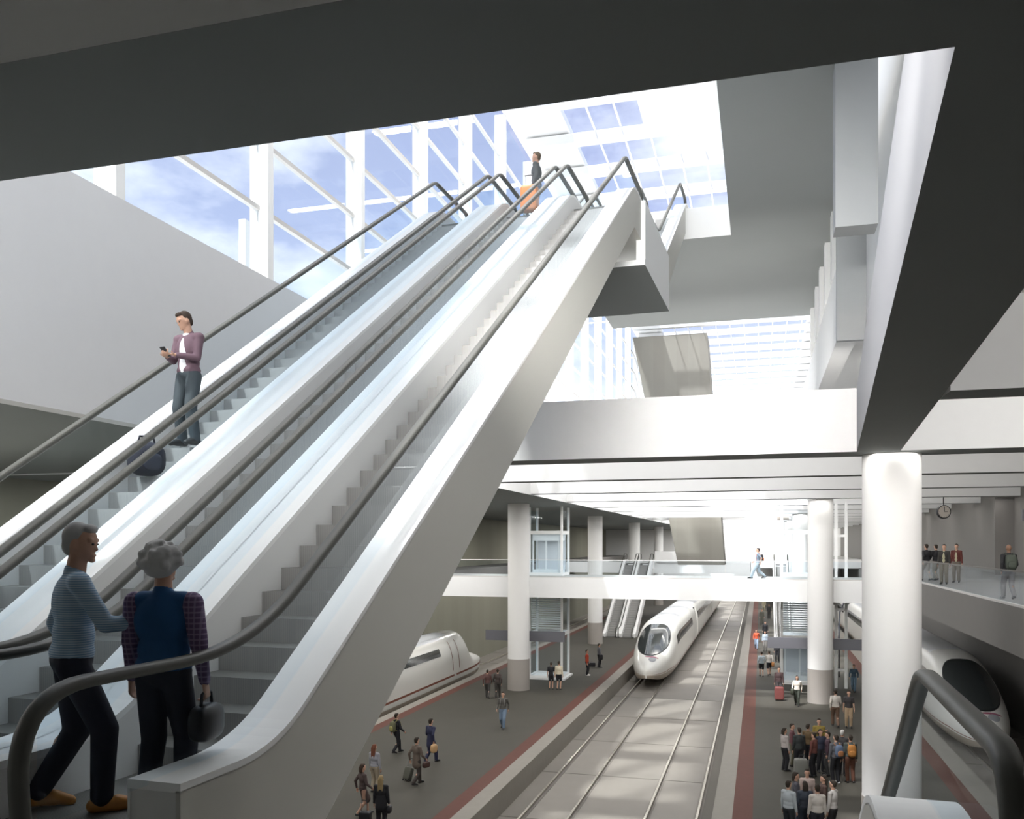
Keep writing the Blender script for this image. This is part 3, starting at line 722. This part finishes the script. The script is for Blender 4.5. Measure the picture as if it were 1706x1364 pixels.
def person(loc, face, H, label, top, legs, shoes=(0.03, 0.03, 0.03), hair=(0.03, 0.022, 0.015), skin=None, group=None,
           ankles=((-0.10, 0.0, 0.085), (0.10, 0.0, 0.085)), feet=None, hands=None, poles=None, lean=0.0, head=(0, 0), hairstyle='short', sleeve='long', bottom='trousers',
           coat=0.0, vox=0.016, build=1.0, curl=(0.5, 0.5), inner=None, inward=(None, None), parts=True):
    """local frame: +Y forward, +X the person's right, z up, unit height 1.75"""
    skin = skin or SKIN
    t = empty('person', loc, face, label, 'person', group); k = H / 1.75; t.scale = (k, k, k)
    pel = Vector((0, (ankles[0][1] + ankles[1][1]) / 2 * 0.85, min(0.93, 0.93 - 0.12 * (abs(ankles[0][1] - ankles[1][1])) ** 1.5)))
    RL = Matrix.Rotation(-lean, 3, 'X')
    def U(p): return pel + RL @ (Vector(p) - Vector((0, 0, 0.93)))
    W = build
    sh = [U((-0.175 * W, 0, 1.40)), U((0.175 * W, 0, 1.40))]
    hip = [pel + Vector((-0.088, 0, -0.03)), pel + Vector((0.088, 0, -0.03))]
    hands = hands or ((-0.24, 0.05, 0.86), (0.24, 0.05, 0.86)); poles = poles or ((-0.35, -1, -0.2), (0.35, -1, -0.2))
    el, wr, kn, an = [], [], [], []
    for i in (0, 1):
        e_, w_ = ik(sh[i], hands[i], 0.285, 0.255, poles[i]); el.append(e_); wr.append(w_)
        k_, a_ = ik(hip[i], ankles[i], 0.42, 0.41, (0.05 * (2 * i - 1), 1, 0)); kn.append(k_); an.append(a_)
    nk = U((0, -0.01, 1.45)); hc0 = U((0, 0.0, 1.50))
    RH = Matrix.Rotation(head[1], 3, 'Z') @ Matrix.Rotation(-lean * 0.5 - head[0], 3, 'X')
    def Hd(p): return hc0 + RH @ Vector(p)
    # ---- body, one continuous skin
    b = MB()
    b.ell(U((0, 0.005, 1.27)), (0.150 * W, 0.10, 0.19)); b.ell(U((0, 0.005, 1.08)), (0.128 * W, 0.095, 0.17)); b.ell(U((0, 0, 0.95)), (0.150 * W, 0.105, 0.13))
    b.cap(sh[0], sh[1], 0.058, 0.058); b.cap(U((0, -0.01, 1.40)), Hd((0, 0.0, 0.06)), 0.062, 0.054)
    b.ell(Hd((0, 0.005, 0.145)), (0.074, 0.094, 0.108), RH, 24, 16); b.ell(Hd((0, 0.03, 0.085)), (0.054, 0.062, 0.062), RH)
    b.cap(Hd((0, 0.083, 0.145)), Hd((0, 0.100, 0.112)), 0.009, 0.013, 10, 3); b.ell(Hd((0, 0.083, 0.045)), (0.026, 0.02, 0.018), RH); b.ell(Hd((0, 0.090, 0.075)), (0.026, 0.014, 0.009), RH)
    b.cap(Hd((-0.05, 0.078, 0.165)), Hd((0.05, 0.078, 0.165)), 0.014, 0.014, 10, 3)
    for i, sg in ((0, -1), (1, 1)):
        b.ell(Hd((sg * 0.077, -0.005, 0.125)), (0.012, 0.022, 0.033), RH, 10, 8)
        b.cap(sh[i], el[i], 0.050, 0.040); b.cap(el[i], wr[i], 0.040, 0.027); hand(b, wr[i], wr[i] - el[i], sg, RL @ Vector((0, 1, 0)), curl[i], inward[i])
        b.cap(hip[i], kn[i], 0.082, 0.054); b.cap(kn[i], an[i], 0.052, 0.037); b.ell(kn[i] * 0.6 + an[i] * 0.4 + Vector((0, -0.008, 0.02)), (0.044, 0.047, 0.10))
        f = feet[i] if feet else (0.02 * sg, 0.17, -0.055)
        b.cap(an[i] + Vector((0, -0.03, -0.035)), an[i] + Vector(f), 0.036, 0.026)
    remesh(b, 'body', t, skin, min(vox, 0.0135), 3)
    # ---- eyes
    if vox < 0.012:
        for sg in (-1, 1): MB().ell(Hd((sg * 0.032, 0.0885, 0.142)), (0.012, 0.008, 0.007), RH, 12, 8, M['black']).build('eye', t, smooth=True)
    # ---- top
    g = MB(); o_ = 0.016
    g.ell(U((0, 0.0, 1.27)), (0.160 * W + o_, 0.112 + o_, 0.20)); g.ell(U((0, 0.004, 1.08)), (0.140 * W + o_, 0.103 + o_, 0.17)); g.ell(U((0, 0.0, 0.98 - coat * 0.3)), (0.155 * W + o_, 0.112 + o_, 0.10 + coat * 0.5))
    sk = 0.72 if sleeve == 'none' else 1.0; mid = (sh[0] + sh[1]) / 2 + Vector((0, 0, -0.01)); g.cap(mid + (sh[0] - mid) * sk, mid + (sh[1] - mid) * sk, 0.068, 0.068); g.cap(U((0, -0.005, 1.38)), U((0, -0.01, 1.465)), 0.085, 0.062)
    if coat > 0: g.cap(U((0, 0, 1.0)), pel + Vector((0, 0, -coat)), 0.165, 0.19, 20, 5, 1, 0.75)
    for i in (0, 1):
        if sleeve != 'none':
            g.cap(sh[i], el[i] if sleeve == 'long' else sh[i] * 0.25 + el[i] * 0.75, 0.062, 0.052)
            if sleeve == 'long': g.cap(el[i], el[i] * 0.06 + wr[i] * 0.94, 0.052, 0.038)
    remesh(g, 'top', t, pm(top), max(vox, 0.011), 4)
    if inner is not None:
        g = MB(); g.ell(U((0, 0.030, 1.24)), (0.085, 0.110, 0.20)); g.ell(U((0, 0.035, 1.04)), (0.085, 0.105, 0.18)); g.ell(U((0, 0.02, 1.44)), (0.06, 0.07, 0.03)); remesh(g, 'undershirt', t, pm(inner), max(vox, 0.011), 3)
    # ---- bottom
    g = MB(); g.ell(pel + Vector((0, 0, 0.01)), (0.168 * W, 0.122, 0.12))
    if bottom == 'skirt': g.cap(pel + Vector((0, 0, 0.02)), (kn[0] + kn[1]) / 2 + Vector((0, 0, 0.10)), 0.14, 0.19, 20, 5, 1, 0.75)
    else:
        for i in (0, 1):
            if bottom == 'shorts': g.cap(hip[i], hip[i] * 0.25 + kn[i] * 0.75, 0.098, 0.082)
            else:
                g.cap(hip[i], kn[i], 0.100, 0.082); g.cap(kn[i], an[i] + Vector((0, 0, 0.0)), 0.081, 0.066)
    remesh(g, {'skirt': 'skirt', 'shorts': 'shorts'}.get(bottom, 'trousers'), t, pm(legs), max(vox, 0.012), 4)
    # ---- shoes
    for i, sg in ((0, -1), (1, 1)):
        f = Vector(feet[i] if feet else (0.02 * sg, 0.17, -0.055)); g = MB()
        g.cap(an[i] + Vector((0, -0.045, -0.042)), an[i] + f * 0.6 + Vector((0, 0, -0.012)), 0.043, 0.045, 14, 5); g.cap(an[i] + f * 0.5 + Vector((0, 0, -0.005)), an[i] + f * 1.1, 0.044, 0.034, 14, 5)
        remesh(g, 'shoe', t, pm(shoes, 0.45), max(vox * 0.8, 0.008), 3)
    # ---- hair
    if hairstyle != 'bald':
        g = MB()
        if hairstyle == 'short':
            g.ell(Hd((0, -0.022, 0.172)), (0.080, 0.088, 0.093), RH); g.ell(Hd((0, 0.045, 0.228)), (0.060, 0.045, 0.032), RH); g.ell(Hd((0, -0.05, 0.12)), (0.068, 0.052, 0.07), RH)
        elif hairstyle == 'curly':
            random.seed(3)
            g.ell(Hd((0, -0.03, 0.165)), (0.132, 0.112, 0.100), RH)
            g.ell(Hd((0, -0.05, 0.110)), (0.105, 0.075, 0.062), RH)
            for q in range(60):
                a = random.uniform(0, 2 * PI); ph = random.uniform(0.1, 1.9); r = 0.112
                p = Vector((1.18 * r * math.sin(ph) * math.cos(a), r * math.sin(ph) * math.sin(a), r * math.cos(ph)))
                if (p.y > 0.05 and p.z < 0.04) or p.z < -0.05: continue
                g.ell(Hd((p.x, p.y - 0.03, p.z + 0.165)), (0.026, 0.026, 0.030), RH, 10, 7)
        else:
            g.ell(Hd((0, -0.024, 0.170)), (0.084, 0.092, 0.096), RH); g.ell(Hd((0, 0.04, 0.228)), (0.058, 0.045, 0.03), RH)
            ln = 0.34 if hairstyle == 'long' else 0.10
            for sg in (-0.04, 0.0, 0.04): g.cap(Hd((sg, -0.075, 0.13)), Hd((sg * 1.4, -0.085, 0.10 - ln)), 0.05, 0.034)
        remesh(g, 'hair', t, pm(hair, 0.85), max(vox, 0.010), 2)
    t['_hands'] = 0
    del t['_hands']
    t2 = dict(U=U, wr=wr, el=el, t=t, k=k)
    return t2
def held(name, mb_parts, P, local, label, cat, rz=0.0):
    """bag or case placed in world at a local point of a person; parts = [(part name, MB, smooth)]"""
    t = P['t']; w = Matrix.LocRotScale(Vector(t.location), t.rotation_euler.to_quaternion(), Vector(t.scale)) @ Vector(local)
    e_ = empty(name, w, t.rotation_euler.z + rz, label, cat)
    for nm, mb, sm in mb_parts: mb.build(nm, e_, smooth=sm)
    return e_
def superbox(c, r, mt, n=4.0, seg=20, rings=14):
    mb = MB(); vs = []; fs = []
    for i in range(rings + 1):
        a = -PI / 2 + PI * i / rings
        for k in range(seg):
            q = 2 * PI * k / seg; ca = max(abs(math.cos(a)), 1e-3) ** (2 / n)
            vs.append((c[0] + r[0] * ca * sgnpow(math.cos(q), 2 / n), c[1] + r[1] * ca * sgnpow(math.sin(q), 2 / n), c[2] + r[2] * sgnpow(math.sin(a), 2 / n)))
    for i in range(rings):
        for k in range(seg): fs.append((i * seg + k, i * seg + (k + 1) % seg, (i + 1) * seg + (k + 1) % seg, (i + 1) * seg + k))
    fs += [tuple(range(seg))[::-1], tuple(range(rings * seg, (rings + 1) * seg))]
    return mb.add(vs, fs, mt)
def backpack(P, col, label, acc=None):
    c = P['U']((0, -0.20, 1.20)); b = superbox((0, 0, 0), (0.15, 0.09, 0.22), pm(col), 3.5); p = superbox((0, -0.09, -0.07), (0.11, 0.04, 0.10), pm(acc or col), 3.5)
    st = MB()
    for sx in (-0.10, 0.10): st.tube([(sx, 0.05, 0.20), (sx, 0.16, 0.26), (sx, 0.30, 0.18), (sx, 0.345, 0.0), (sx, 0.27, -0.12), (sx, 0.08, -0.17)], 0.016, pm(acc or col), 8)
    return held('backpack', [('bag_body', b, True), ('front_pocket', p, True), ('strap', st, True)], P, c, label, 'bag')
def handbag(P, side, col, label, size=(0.14, 0.06, 0.11), drop=0.26, name='handbag'):
    w = P['wr'][side]; c = Vector((w.x, w.y + 0.02, w.z - drop + 0.02)); b = superbox((0, 0, 0), size, pm(col, 0.4), 3.2)
    h = MB().tube([(-size[0] * 0.5, 0, size[2] * 0.8), (-size[0] * 0.4, 0, drop - 0.11), (0, 0, drop - 0.09), (size[0] * 0.4, 0, drop - 0.11), (size[0] * 0.5, 0, size[2] * 0.8)], 0.010, pm(col, 0.4), 8)
    return held(name, [('bag_body', b, True), ('handle', h, True)], P, c, label, 'bag', PI / 2 if size[0] > 0.1 and name == 'handbag' else 0)
def suitcase(loc, rz, col, label, size=(0.22, 0.13, 0.33), hand_=0.35, tilt=0.0):
    e_ = empty('suitcase', loc, rz, label, 'suitcase'); e_.rotation_euler = (tilt, 0, rz)
    superbox((0, 0, size[2] + 0.05), size, pm(col, 0.5), 7).build('shell', e_, smooth=True)
    h = MB()
    for sx in (-0.08, 0.08): h.tube([(sx, -size[1] * 0.6, size[2] * 2), (sx, -size[1] * 0.6, size[2] * 2 + hand_)], 0.008, M['sign'], 6)
    h.tube([(-0.09, -size[1] * 0.6, size[2] * 2 + hand_), (0.09, -size[1] * 0.6, size[2] * 2 + hand_)], 0.013, M['black'], 8).build('telescopic_handle', e_)
    for sx in (-1, 1):
        for sy in (-1, 1):
            wl_ = MB().lathe([(0.028, -0.012), (0.028, 0.012)], 0, 0, M['black'], 14).build('wheel', e_); wl_.rotation_euler = (0, PI / 2, 0); wl_.location = (sx * size[0] * 0.75, sy * size[1] * 0.6, 0.028)
    return e_
D = math.radians
WALK = ((-0.08, 0.22, 0.085), (0.08, -0.24, 0.13)); WALK2 = ((-0.08, -0.24, 0.13), (0.08, 0.22, 0.085))
WF = ((-0.01, 0.17, -0.05), (0.01, 0.15, -0.085)); WF2 = ((-0.01, 0.15, -0.085), (0.01, 0.17, -0.05))
SWING = ((-0.24, -0.12, 0.88), (0.24, 0.22, 0.92))
def walk(kk=1): return dict(ankles=WALK if kk else WALK2, feet=WF if kk else WF2, hands=SWING if kk else ((-0.24, 0.22, 0.92), (0.24, -0.12, 0.88)))
blackc = (0.015, 0.015, 0.018); jeans = (0.10, 0.15, 0.22); greyc = (0.22, 0.21, 0.20); brownc = (0.10, 0.065, 0.05); whitec = (0.72, 0.70, 0.66); beige = (0.50, 0.40, 0.29); navy = (0.025, 0.028, 0.065)

# ---------------- foreground couple at the foot of the near escalator
shirt_m = bands('striped_blue_shirt', (0.20, 0.32, 0.45), (0.42, 0.52, 0.62), 2, 0.014, 0.5, 0.8)
plaid = bands('purple_plaid_sleeve', (0.10, 0.065, 0.14), (0.22, 0.16, 0.26), 2, 0.035, 0.7, 0.8, 0, 0, (0.25, 0.2, 0.3))
x, y, _ = EW(-4.12, 4.30)
man = person((x, y, 0.0), D(-42), 1.76, 'grey-haired man in a blue striped shirt, navy trousers and tan shoes', shirt_m, (0.012, 0.014, 0.028), (0.50, 0.22, 0.05), (0.42, 0.42, 0.42),
    ankles=((-0.13, -0.22, 0.11), (0.13, 0.10, 0.085)), feet=((0.0, 0.16, -0.075), (0.04, 0.17, -0.05)), hands=((-0.25, -0.02, 0.88), (0.23, 0.36, 1.14)), poles=((-0.4, -1, 0), (0.3, -0.4, -1)), head=(0.12, D(-28)), lean=0.05, vox=0.0075, build=1.12, curl=(0.6, 0.5), inward=(None, (0.1, 0.3, -1)))
x, y, _ = EW(-3.57, 4.36)
lady = person((x, y, 0.0), D(10), 1.60, 'woman with curly grey hair in a blue vest and plaid sleeves', (0.012, 0.075, 0.20), (0.012, 0.016, 0.028), (0.02, 0.02, 0.02), (0.55, 0.55, 0.55),
    ankles=((-0.10, -0.03, 0.085), (0.11, 0.06, 0.085)), hands=((-0.27, 0.10, 0.86), (0.28, 0.02, 0.86)), hairstyle='curly', head=(0.0, D(-8)), vox=0.0085, build=1.14, sleeve='none', curl=(0.7, 1.0))
sl_ = MB()
for i in (0, 1):
    U_ = lady['U']; shp = U_(((-1, 1)[i] * 0.172 * 1.14, 0, 1.388)); sl_.cap(shp, lady['el'][i], 0.073, 0.060); sl_.cap(lady['el'][i], lady['el'][i] * 0.06 + lady['wr'][i] * 0.94, 0.056, 0.038)
    remesh(sl_, 'plaid_sleeve', lady['t'], plaid, 0.010, 3); sl_ = MB()
handbag(lady, 1, (0.02, 0.022, 0.025), 'shiny black leather handbag hanging from the hand of the grey-haired woman', (0.15, 0.075, 0.11), 0.28)

# ---------------- riders on the escalators
def on_esc(s, t): return EW(s, t, 0.2 * round((t - 4.79) * SL / 0.2 - 0.35))
lx = EW(-6.93, 8.92); hz = 2.64
px_ = person((lx[0], lx[1], 2.8), D(172), 1.62, 'young man in a maroon jacket looking at his phone on the leftmost escalator', (0.14, 0.085, 0.11), (0.045, 0.06, 0.07), (0.03, 0.03, 0.03), (0.045, 0.03, 0.022),
    hands=((-0.05, 0.26, 1.13), (0.10, 0.26, 1.12)), poles=((-0.6, -0.6, -1), (0.6, -0.6, -1)), head=(0.42, D(-25)), vox=0.009, inner=(0.75, 0.76, 0.78), curl=(0.9, 0.7), inward=((0, 0.2, 1), (0, 0.2, 1)), ankles=((-0.12, 0.0, 0.085), (0.12, -0.02, 0.085)))
ph = MB().box(-0.036, 0.036, -0.005, 0.005, -0.07, 0.07, M['black']); phs = MB().box(-0.032, 0.032, -0.0065, -0.0052, -0.062, 0.062, M['train_glass'])
q = held('mobile_phone', [('case', ph, False), ('screen', phs, False)], px_, (0.035, 0.36, 1.16), 'dark mobile phone held in both hands by the man in maroon', 'phone'); q.rotation_euler = (D(-50), 0, px_['t'].rotation_euler.z)
bx_ = EW(-7.12, 8.42); e_ = empty('duffel_bag', (bx_[0], bx_[1], 2.4), D(60), 'dark navy duffel bag on the step in front of the phone user', 'bag')
superbox((0, 0, 0.20), (0.21, 0.15, 0.20), pm((0.02, 0.022, 0.035)), 2.7).build('bag_body', e_, smooth=True)
MB().tube([(-0.10, 0, 0.36), (-0.08, 0, 0.46), (0.08, 0, 0.46), (0.10, 0, 0.36)], 0.014, pm((0.02, 0.022, 0.035)), 8).build('handle', e_, smooth=True)
superbox((0.02, -0.13, 0.16), (0.11, 0.03, 0.10), pm((0.03, 0.033, 0.05)), 3).build('side_pocket', e_, smooth=True)
lx = EW(-5.42, 18.95)
tp_ = person((lx[0], lx[1], 8.75), D(95), 1.66, 'man in a grey jacket at the escalator top behind an orange suitcase', (0.13, 0.14, 0.14), (0.18, 0.20, 0.24), blackc, (0.12, 0.09, 0.06), hands=((-0.24, 0.05, 0.88), (0.2, 0.18, 0.98)), vox=0.013)
handbag(tp_, 0, (0.07, 0.075, 0.08), 'dark grey holdall in the hand of the man at the escalator top', (0.16, 0.08, 0.12), 0.22)
lx = EW(-5.36, 18.2); suitcase((lx[0], lx[1], 8.75), D(0), (0.55, 0.20, 0.07), 'large orange suitcase at the top of the middle escalator', (0.19, 0.12, 0.28), 0.25)

# ---------------- left platform
def pp(x, y, face, H, label, top, legs, z=PZ, **k): return person((x, y, z), D(face), H, label, top, legs, **k)
P = pp(-14.39, 33.41, -30, 1.66, 'hiker with a bulky olive rucksack walking on the left platform near the cladding edge', blackc, blackc, **walk()); backpack(P, (0.13, 0.13, 0.07), 'bulky olive rucksack on the hiker', (0.3, 0.28, 0.1))
P = pp(-12.46, 32.30, -20, 1.76, 'man in a navy coat carrying a tan bag on the left platform', navy, navy, coat=0.20, **walk(0)); handbag(P, 1, (0.55, 0.35, 0.18), 'tan and cream bag carried by the man in the navy coat', (0.16, 0.09, 0.17), 0.30)
P = pp(-11.80, 29.20, -25, 1.72, 'man in a brown jacket pulling a small grey case on the left platform', (0.13, 0.10, 0.08), (0.05, 0.04, 0.035), coat=0.15, **walk()); handbag(P, 1, (0.06, 0.03, 0.025), 'dark briefcase in the hand of the man in the brown jacket', (0.17, 0.07, 0.11), 0.22)
suitcase((-12.35, 29.55, PZ), D(-25), (0.10, 0.10, 0.08), 'small grey trolley case behind the man in the brown jacket', (0.17, 0.10, 0.23), 0.35, -0.35)
P = pp(-11.53, 39.17, 185, 1.74, 'person in blue jeans and a dark cardigan walking toward the left column foot', (0.09, 0.085, 0.075), (0.16, 0.22, 0.30), **walk()); backpack(P, greyc, 'grey backpack worn by the person in jeans')
pp(-14.6, 46.56, 10, 1.62, 'person in a dull red top just left of the left column, farther from it', (0.10, 0.05, 0.045), (0.07, 0.065, 0.06), **walk())
pp(-14.1, 46.88, 10, 1.62, 'person in dark brown clothes just left of the left column, nearer to it', (0.06, 0.045, 0.04), (0.05, 0.045, 0.04), **walk(0))
pp(-11.87, 50.4, 5, 1.6, 'person in a black vest and shorts in front of the left lift', blackc, blackc, bottom='shorts', sleeve='short')
pp(-11.40, 50.41, -5, 1.68, 'person in a cream shirt and black shorts in front of the left lift', (0.62, 0.55, 0.42), blackc, bottom='shorts')
pp(-10.86, 56.34, -90, 1.68, 'person in a bright red jacket and black trousers on the left platform', (0.38, 0.05, 0.02), blackc, shoes=whitec)
P = pp(-10.76, 60.2, -60, 1.66, 'person in dark grey with a shoulder bag near the train nose', (0.12, 0.12, 0.13), blackc); handbag(P, 1, blackc, 'black shoulder bag of the person near the train nose', (0.14, 0.09, 0.2), 0.1)
suitcase((-11.3, 60.2, PZ), D(20), blackc, 'flat black case on the floor beside the person near the train nose', (0.28, 0.1, 0.14), 0.1)
pp(-12.85, 27.9, -15, 1.66, 'long auburn-haired woman in a grey top half hidden behind the escalator flank', (0.33, 0.33, 0.36), (0.36, 0.3, 0.22), hair=(0.16, 0.055, 0.03), hairstyle='long')
pp(-12.12, 25.45, -40, 1.66, 'person in a dark brown dress beside the escalator flank at the picture bottom', (0.085, 0.06, 0.055), (0.085, 0.06, 0.055), bottom='skirt', hair=(0.05, 0.03, 0.02), hairstyle='bob', **walk())
P = pp(-10.91, 24.15, 10, 1.68, 'woman with long blond hair and a black coat at the picture bottom left', blackc, blackc, hair=(0.30, 0.22, 0.11), hairstyle='long', coat=0.15); handbag(P, 1, blackc, 'black handbag of the blond woman', (0.15, 0.08, 0.12), 0.2)
suitcase((-11.45, 24.2, PZ), D(0), blackc, 'black trolley case left of the blond woman', (0.18, 0.12, 0.25), 0.4)

# ---------------- right platform
pp(-0.28, 74.2, 180, 1.62, 'person in an orange-red shirt and jeans beside the red brick strip', (0.60, 0.11, 0.05), (0.25, 0.32, 0.42), **walk())
pp(0.46, 81.3, 180, 1.66, 'person dressed all in black standing far down the right platform', blackc, blackc)
pp(0.40, 73.0, 180, 1.60, 'person in a pale blue top next to the one in orange-red', (0.42, 0.50, 0.58), greyc)
pp(0.10, 58.9, 5, 1.66, 'person in a pale blue shirt and black shorts on the right platform', (0.42, 0.47, 0.50), blackc, bottom='shorts', **walk())
P = pp(0.58, 59.6, 5, 1.64, 'person in light grey top and black shorts with a brown bag', (0.45, 0.42, 0.38), blackc, bottom='shorts', **walk(0)); handbag(P, 1, (0.30, 0.13, 0.04), 'brown shoulder bag of the person in grey and shorts', (0.16, 0.10, 0.16), 0.1)
pp(1.22, 66.35, 170, 1.62, 'person in black partly hidden by the left end of the right sign bar', blackc, blackc)
pp(1.60, 68.5, 190, 1.62, 'second person in black behind the right sign bar, closer to the lift', (0.03, 0.03, 0.035), blackc)
pp(1.02, 50.9, 180, 1.74, 'person in a dark maroon coat standing behind a red suitcase', (0.075, 0.045, 0.045), (0.05, 0.04, 0.04))
suitcase((1.02, 50.2, PZ), D(5), (0.17, 0.05, 0.045), 'red suitcase standing in front of the person in the maroon coat', (0.25, 0.15, 0.36), 0.25)
P = pp(1.9, 48.95, 175, 1.62, 'woman in a white top with a long dark shoulder bag walking near the lift foot', (0.68, 0.62, 0.54), (0.03, 0.035, 0.025), hairstyle='bob', **walk()); handbag(P, 1, (0.045, 0.05, 0.035), 'dark green bag of the woman in the white top', (0.17, 0.10, 0.18), 0.12)
pp(5.25, 54.4, 170, 1.62, 'person in dark blue right of the column with the sign bar', (0.04, 0.07, 0.10), (0.10, 0.16, 0.22), **walk())
pp(3.42, 43.8, 5, 1.78, 'person in a white shirt and brown trousers seen from behind below the right column', (0.56, 0.52, 0.47), (0.15, 0.09, 0.06), **walk())
pp(4.0, 43.7, 175, 1.74, 'person in a black vest and wide beige trousers below the right column', (0.045, 0.04, 0.04), (0.42, 0.31, 0.20), sleeve='short')
A = [(0.90, 34.8, -60, 1.62, 'woman in black and white at the left end of the standing group', (0.40, 0.36, 0.34), blackc, 'bob'), (1.20, 35.6, -100, 1.64, 'person in a maroon and grey top, second from the group left end', (0.14, 0.06, 0.07), (0.12, 0.11, 0.07), 'short'),
     (1.42, 34.6, 20, 1.70, 'person in a black jacket in the group, behind the pale grey case', (0.03, 0.035, 0.035), blackc, 'short'), (1.78, 35.5, -30, 1.68, 'person in mustard brown raising an arm to point', (0.13, 0.085, 0.04), blackc, 'short'),
     (2.24, 36.5, 180, 1.72, 'person in a yellow ochre shirt facing the camera at the rear of the group', (0.26, 0.19, 0.04), (0.05, 0.04, 0.04), 'short'), (1.92, 34.2, 60, 1.62, 'person in a red-brown top and black trousers in the middle of the group', (0.14, 0.05, 0.04), blackc, 'short'),
     (2.20, 35.0, -160, 1.60, 'person in dark blue in front of the one in yellow ochre', (0.04, 0.045, 0.075), (0.03, 0.03, 0.035), 'bob'), (2.43, 34.5, 90, 1.62, 'person in dark plum between the one in dark blue and the one with white shoes', (0.08, 0.045, 0.06), (0.06, 0.06, 0.06), 'short'),
     (2.62, 33.4, 30, 1.76, 'person with white shoes and a blue-grey backpack at the front of the group', (0.10, 0.10, 0.11), blackc, 'short'), (2.95, 34.7, -20, 1.68, 'person in a pale cap and black top between the two backpacks', (0.05, 0.045, 0.045), blackc, 'short'),
     (3.14, 33.7, 10, 1.72, 'person with an orange backpack and rust trousers at the right end of the group', (0.07, 0.08, 0.07), (0.12, 0.05, 0.03), 'short')]
for i, (x, y, f, H, lb, tc_, lc, hs) in enumerate(A):
    kw = {}
    if i == 3: kw = dict(hands=((-0.24, 0.05, 0.86), (0.55, 0.35, 1.50)))
    if i == 8: kw = dict(shoes=(0.75, 0.75, 0.75))
    if i == 9: kw = dict(hair=(0.55, 0.53, 0.5))
    P = pp(x, y, f, H, lb, tc_, lc, hairstyle=hs, **kw)
    if i == 8: backpack(P, (0.09, 0.12, 0.18), 'blue-grey backpack worn by the person in white shoes', (0.30, 0.13, 0.05))
    if i == 10: backpack(P, (0.40, 0.17, 0.04), 'orange backpack at the right end of the standing group')
    if i == 2: suitcase((1.45, 33.9, PZ), D(10), (0.20, 0.20, 0.18), 'pale grey case standing in front of the group', (0.24, 0.16, 0.33), 0.2)
B = [(0.80, 26.7, -35, 1.72, 'person in a pale blue and white top at the left end of the bottom circle', (0.42, 0.46, 0.48), (0.02, 0.025, 0.03), 'short'), (1.05, 27.9, -90, 1.68, 'person in a slate shirt, second from the left of the bottom circle', (0.10, 0.10, 0.12), (0.05, 0.06, 0.09), 'bob'),
     (1.27, 27.0, 10, 1.66, 'person in navy overalls inside the bottom circle', (0.045, 0.055, 0.075), (0.03, 0.04, 0.055), 'bob'), (1.40, 28.4, 180, 1.68, 'person in light pink facing the camera at the rear of the bottom circle', (0.50, 0.40, 0.36), (0.08, 0.08, 0.09), 'short'),
     (1.58, 26.5, 10, 1.72, 'person in a loose white shirt seen from behind, centre of the bottom circle', (0.56, 0.52, 0.47), (0.02, 0.022, 0.03), 'short'), (1.84, 27.9, 100, 1.66, 'long dark-haired person in brown in the bottom circle', (0.10, 0.06, 0.05), (0.05, 0.04, 0.04), 'long'),
     (2.04, 27.0, 60, 1.74, 'person in a white shirt and black trousers at the right end of the bottom circle', (0.56, 0.53, 0.50), (0.02, 0.02, 0.022), 'short')]
for x, y, f, H, lb, tc_, lc, hs in B: pp(x, y, f, H, lb, tc_, lc, hairstyle=hs)

# ---------------- right gallery and footbridge
pp(6.95, 41.5, 25, 1.62, 'person in black jacket and light trousers, left one beside the big column', blackc, (0.30, 0.27, 0.24), z=0, inner=whitec, **walk())
pp(7.40, 41.9, 25, 1.60, 'person in a black jacket, right one of the pair beside the big column', blackc, (0.28, 0.26, 0.23), z=0, inner=whitec, **walk(0))
pp(7.05, 38.2, 160, 1.58, 'person in a dark jacket with light scarf, left of the facing pair', (0.03, 0.028, 0.025), (0.16, 0.14, 0.11), z=0, inner=(0.35, 0.33, 0.22))
pp(7.85, 40.0, 160, 1.60, 'person in a dark red jacket, right of the facing pair on the gallery', (0.10, 0.025, 0.02), (0.14, 0.12, 0.10), z=0, inner=(0.4, 0.36, 0.25))
P = pp(6.95, 28.4, 5, 1.62, 'man in black jacket walking away on the right gallery below the sign', (0.018, 0.018, 0.02), (0.13, 0.12, 0.12), z=0, skin=SKIN2, hairstyle='bald', **walk()); backpack(P, (0.06, 0.07, 0.055), 'dark green backpack on the man walking along the right gallery')
P = person((-0.10, 53.0, -0.42), D(90), 1.84, 'walker in blue-grey T-shirt and pale jeans striding along the footbridge', (0.20, 0.26, 0.33), (0.38, 0.45, 0.50), hair=(0.04, 0.03, 0.03), ankles=((-0.08, 0.36, 0.085), (0.08, -0.36, 0.14)), feet=WF, hands=SWING, sleeve='short'); backpack(P, (0.02, 0.02, 0.025), 'black and orange backpack on the footbridge walker', (0.6, 0.2, 0.1))
# distant figures at the far end of the right platform
for x, y, c_, lb in ((0.2, 96, (0.12, 0.12, 0.10), 'tiny grey figure far down the right platform, nearest of the distant three'), (1.0, 104, (0.05, 0.05, 0.05), 'tiny dark figure far down the right platform, middle of the distant three'), (0.5, 116, (0.2, 0.18, 0.12), 'tiny brown figure at the far end of the right platform')):
    pp(x, y, 180, 1.7, lb, c_, c_, vox=0.025)
